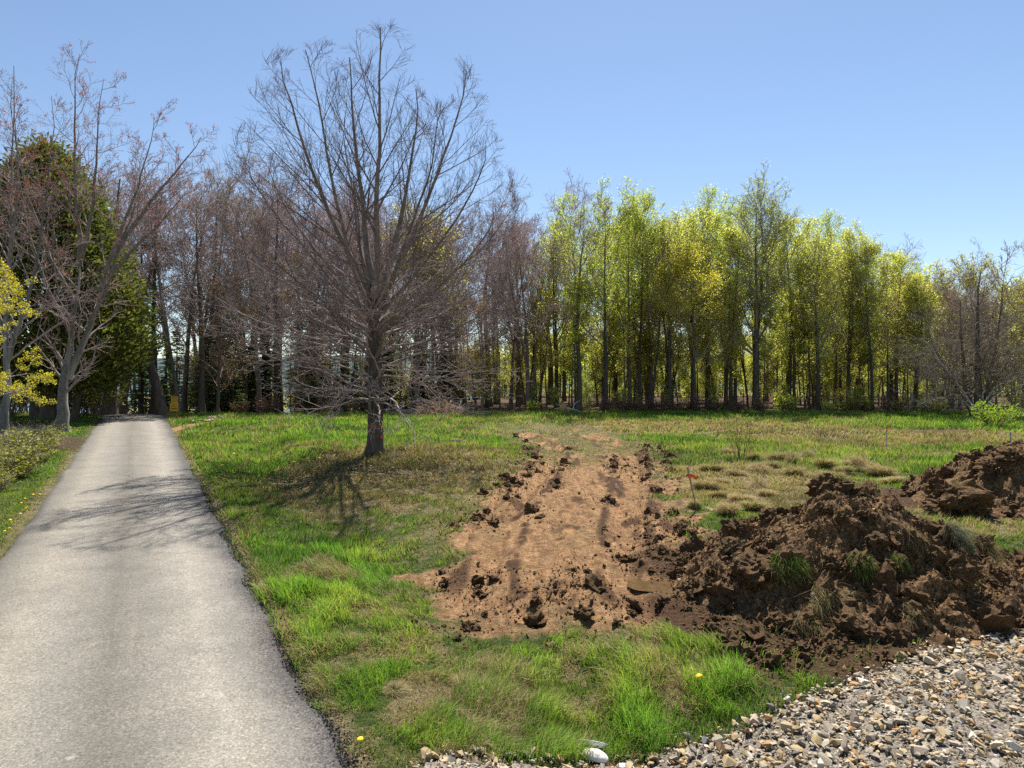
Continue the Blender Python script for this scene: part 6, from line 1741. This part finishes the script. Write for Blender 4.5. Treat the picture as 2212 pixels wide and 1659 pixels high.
for px, py, s in ((1535, 1022, 1.2), (1560, 1048, 0.8), (1590, 1030, 1.0), (1530, 1062, 1.1), (1555, 1078, 1.0), (1628, 1000, 1.0), (1640, 1025, 1.1), (1668, 1015, 0.9), (1690, 1000, 1.3), (1712, 1005, 1.2), (1716, 1030, 1.3), (1640, 1060, 1.1), (1660, 1075, 0.9), (1780, 1015, 1.3), (1800, 1040, 1.2),
                  (1845, 1010, 1.3), (1870, 1020, 1.5), (1820, 1025, 1.1), (1905, 1030, 1.3), (1925, 1045, 1.1), (1600, 1090, 0.9), (1575, 1115, 1.0), (1500, 1100, 0.9), (1620, 1105, 1.0), (995, 962, 1.2), (1100, 970, 1.0), (1080, 985, 0.9), (1020, 1000, 0.8),
                  (850, 1505, 0.6), (1000, 1465, 0.6), (905, 1425, 0.5), (1745, 990, 1.0), (1580, 985, 0.9)):
    d = gd(py); x = gx(px, d)
    where = 'tan dry grass tussock in the field between the leaning stake and the dirt heaps' if px > 1400 else ('tan dry grass tussock on the verge between the road and the gravel' if py > 1300 else 'tan dry grass tussock between the big maple and the dirt track')
    grp = 'tussocks by the heaps' if px > 1400 else ('tussocks on the near verge' if py > 1300 else 'tussocks right of the maple')
    tag(link('grass_tussock', TUS[int(rt.integers(4))], None, (x, d, h1(x, d)), (rt.normal(0, 0.15), rt.normal(0, 0.15), rt.uniform(0, 6.28)), (s * 0.75, s * 0.75, s * 0.4) if py > 1300 else (s * rt.uniform(0.8, 1.7), s * rt.uniform(0.6, 1.2), s * rt.uniform(0.5, 1.05))), where, 'tussock', grp)


# ------------------------------------------------------------------ labels that point at one of a row: counted across the picture
ONES = 'first second third fourth fifth sixth seventh eighth ninth tenth eleventh twelfth thirteenth fourteenth fifteenth sixteenth seventeenth eighteenth nineteenth twentieth'.split()
TENS = {2: 'twenty', 3: 'thirty', 4: 'forty', 5: 'fifty'}
def ordinal(k):
    if k <= 20: return ONES[k - 1]
    t, u_ = divmod(k, 10)
    return {20: 'twentieth', 30: 'thirtieth', 40: 'fortieth', 50: 'fiftieth'}[k] if u_ == 0 else TENS[t] + ' ' + ONES[u_ - 1]
ROWS = {'leafing trees back in the wood': 'yellow green leafing tree standing back in the green wood',
        'bare trees back in the wood': 'bare purple brown tree standing back in the leafless wood',
        'bare trees among the green wood': 'bare tree standing among the leafing trees of the green wood',
        'olive trees at the right': 'olive half leafed tree in the low right wood',
        'russet trees in the leafless wood': 'small russet leaved tree in the leafless wood',
        'tussocks by the heaps': 'tan grass tussock between leaning stake and dirt heaps',
        'tussocks on the near verge': 'tan grass tussock between the road and the gravel',
        'tussocks right of the maple': 'tan grass tussock between big maple and dirt track',
        'brambles under the green wood': 'red brown bramble at the foot of the green wood',
        'brambles under the leafless wood': 'red brown bramble at the foot of the leafless wood',
        'dandelions on the bank': 'yellow dandelion in the bank between road and maple',
        'dandelions along the left strip': 'yellow dandelion in the mown strip left of the road'}
bpy.context.view_layer.update()
for grp, base in ROWS.items():
    obs = [o for o in bpy.data.objects if o.parent is None and o.get('group') == grp]
    obs.sort(key=lambda o: o.location.x / max(o.location.y, 0.1))
    for k, o in enumerate(obs):
        if len(obs) > 1: o['label'] = base + ', ' + ordinal(k + 1) + ' from the left'
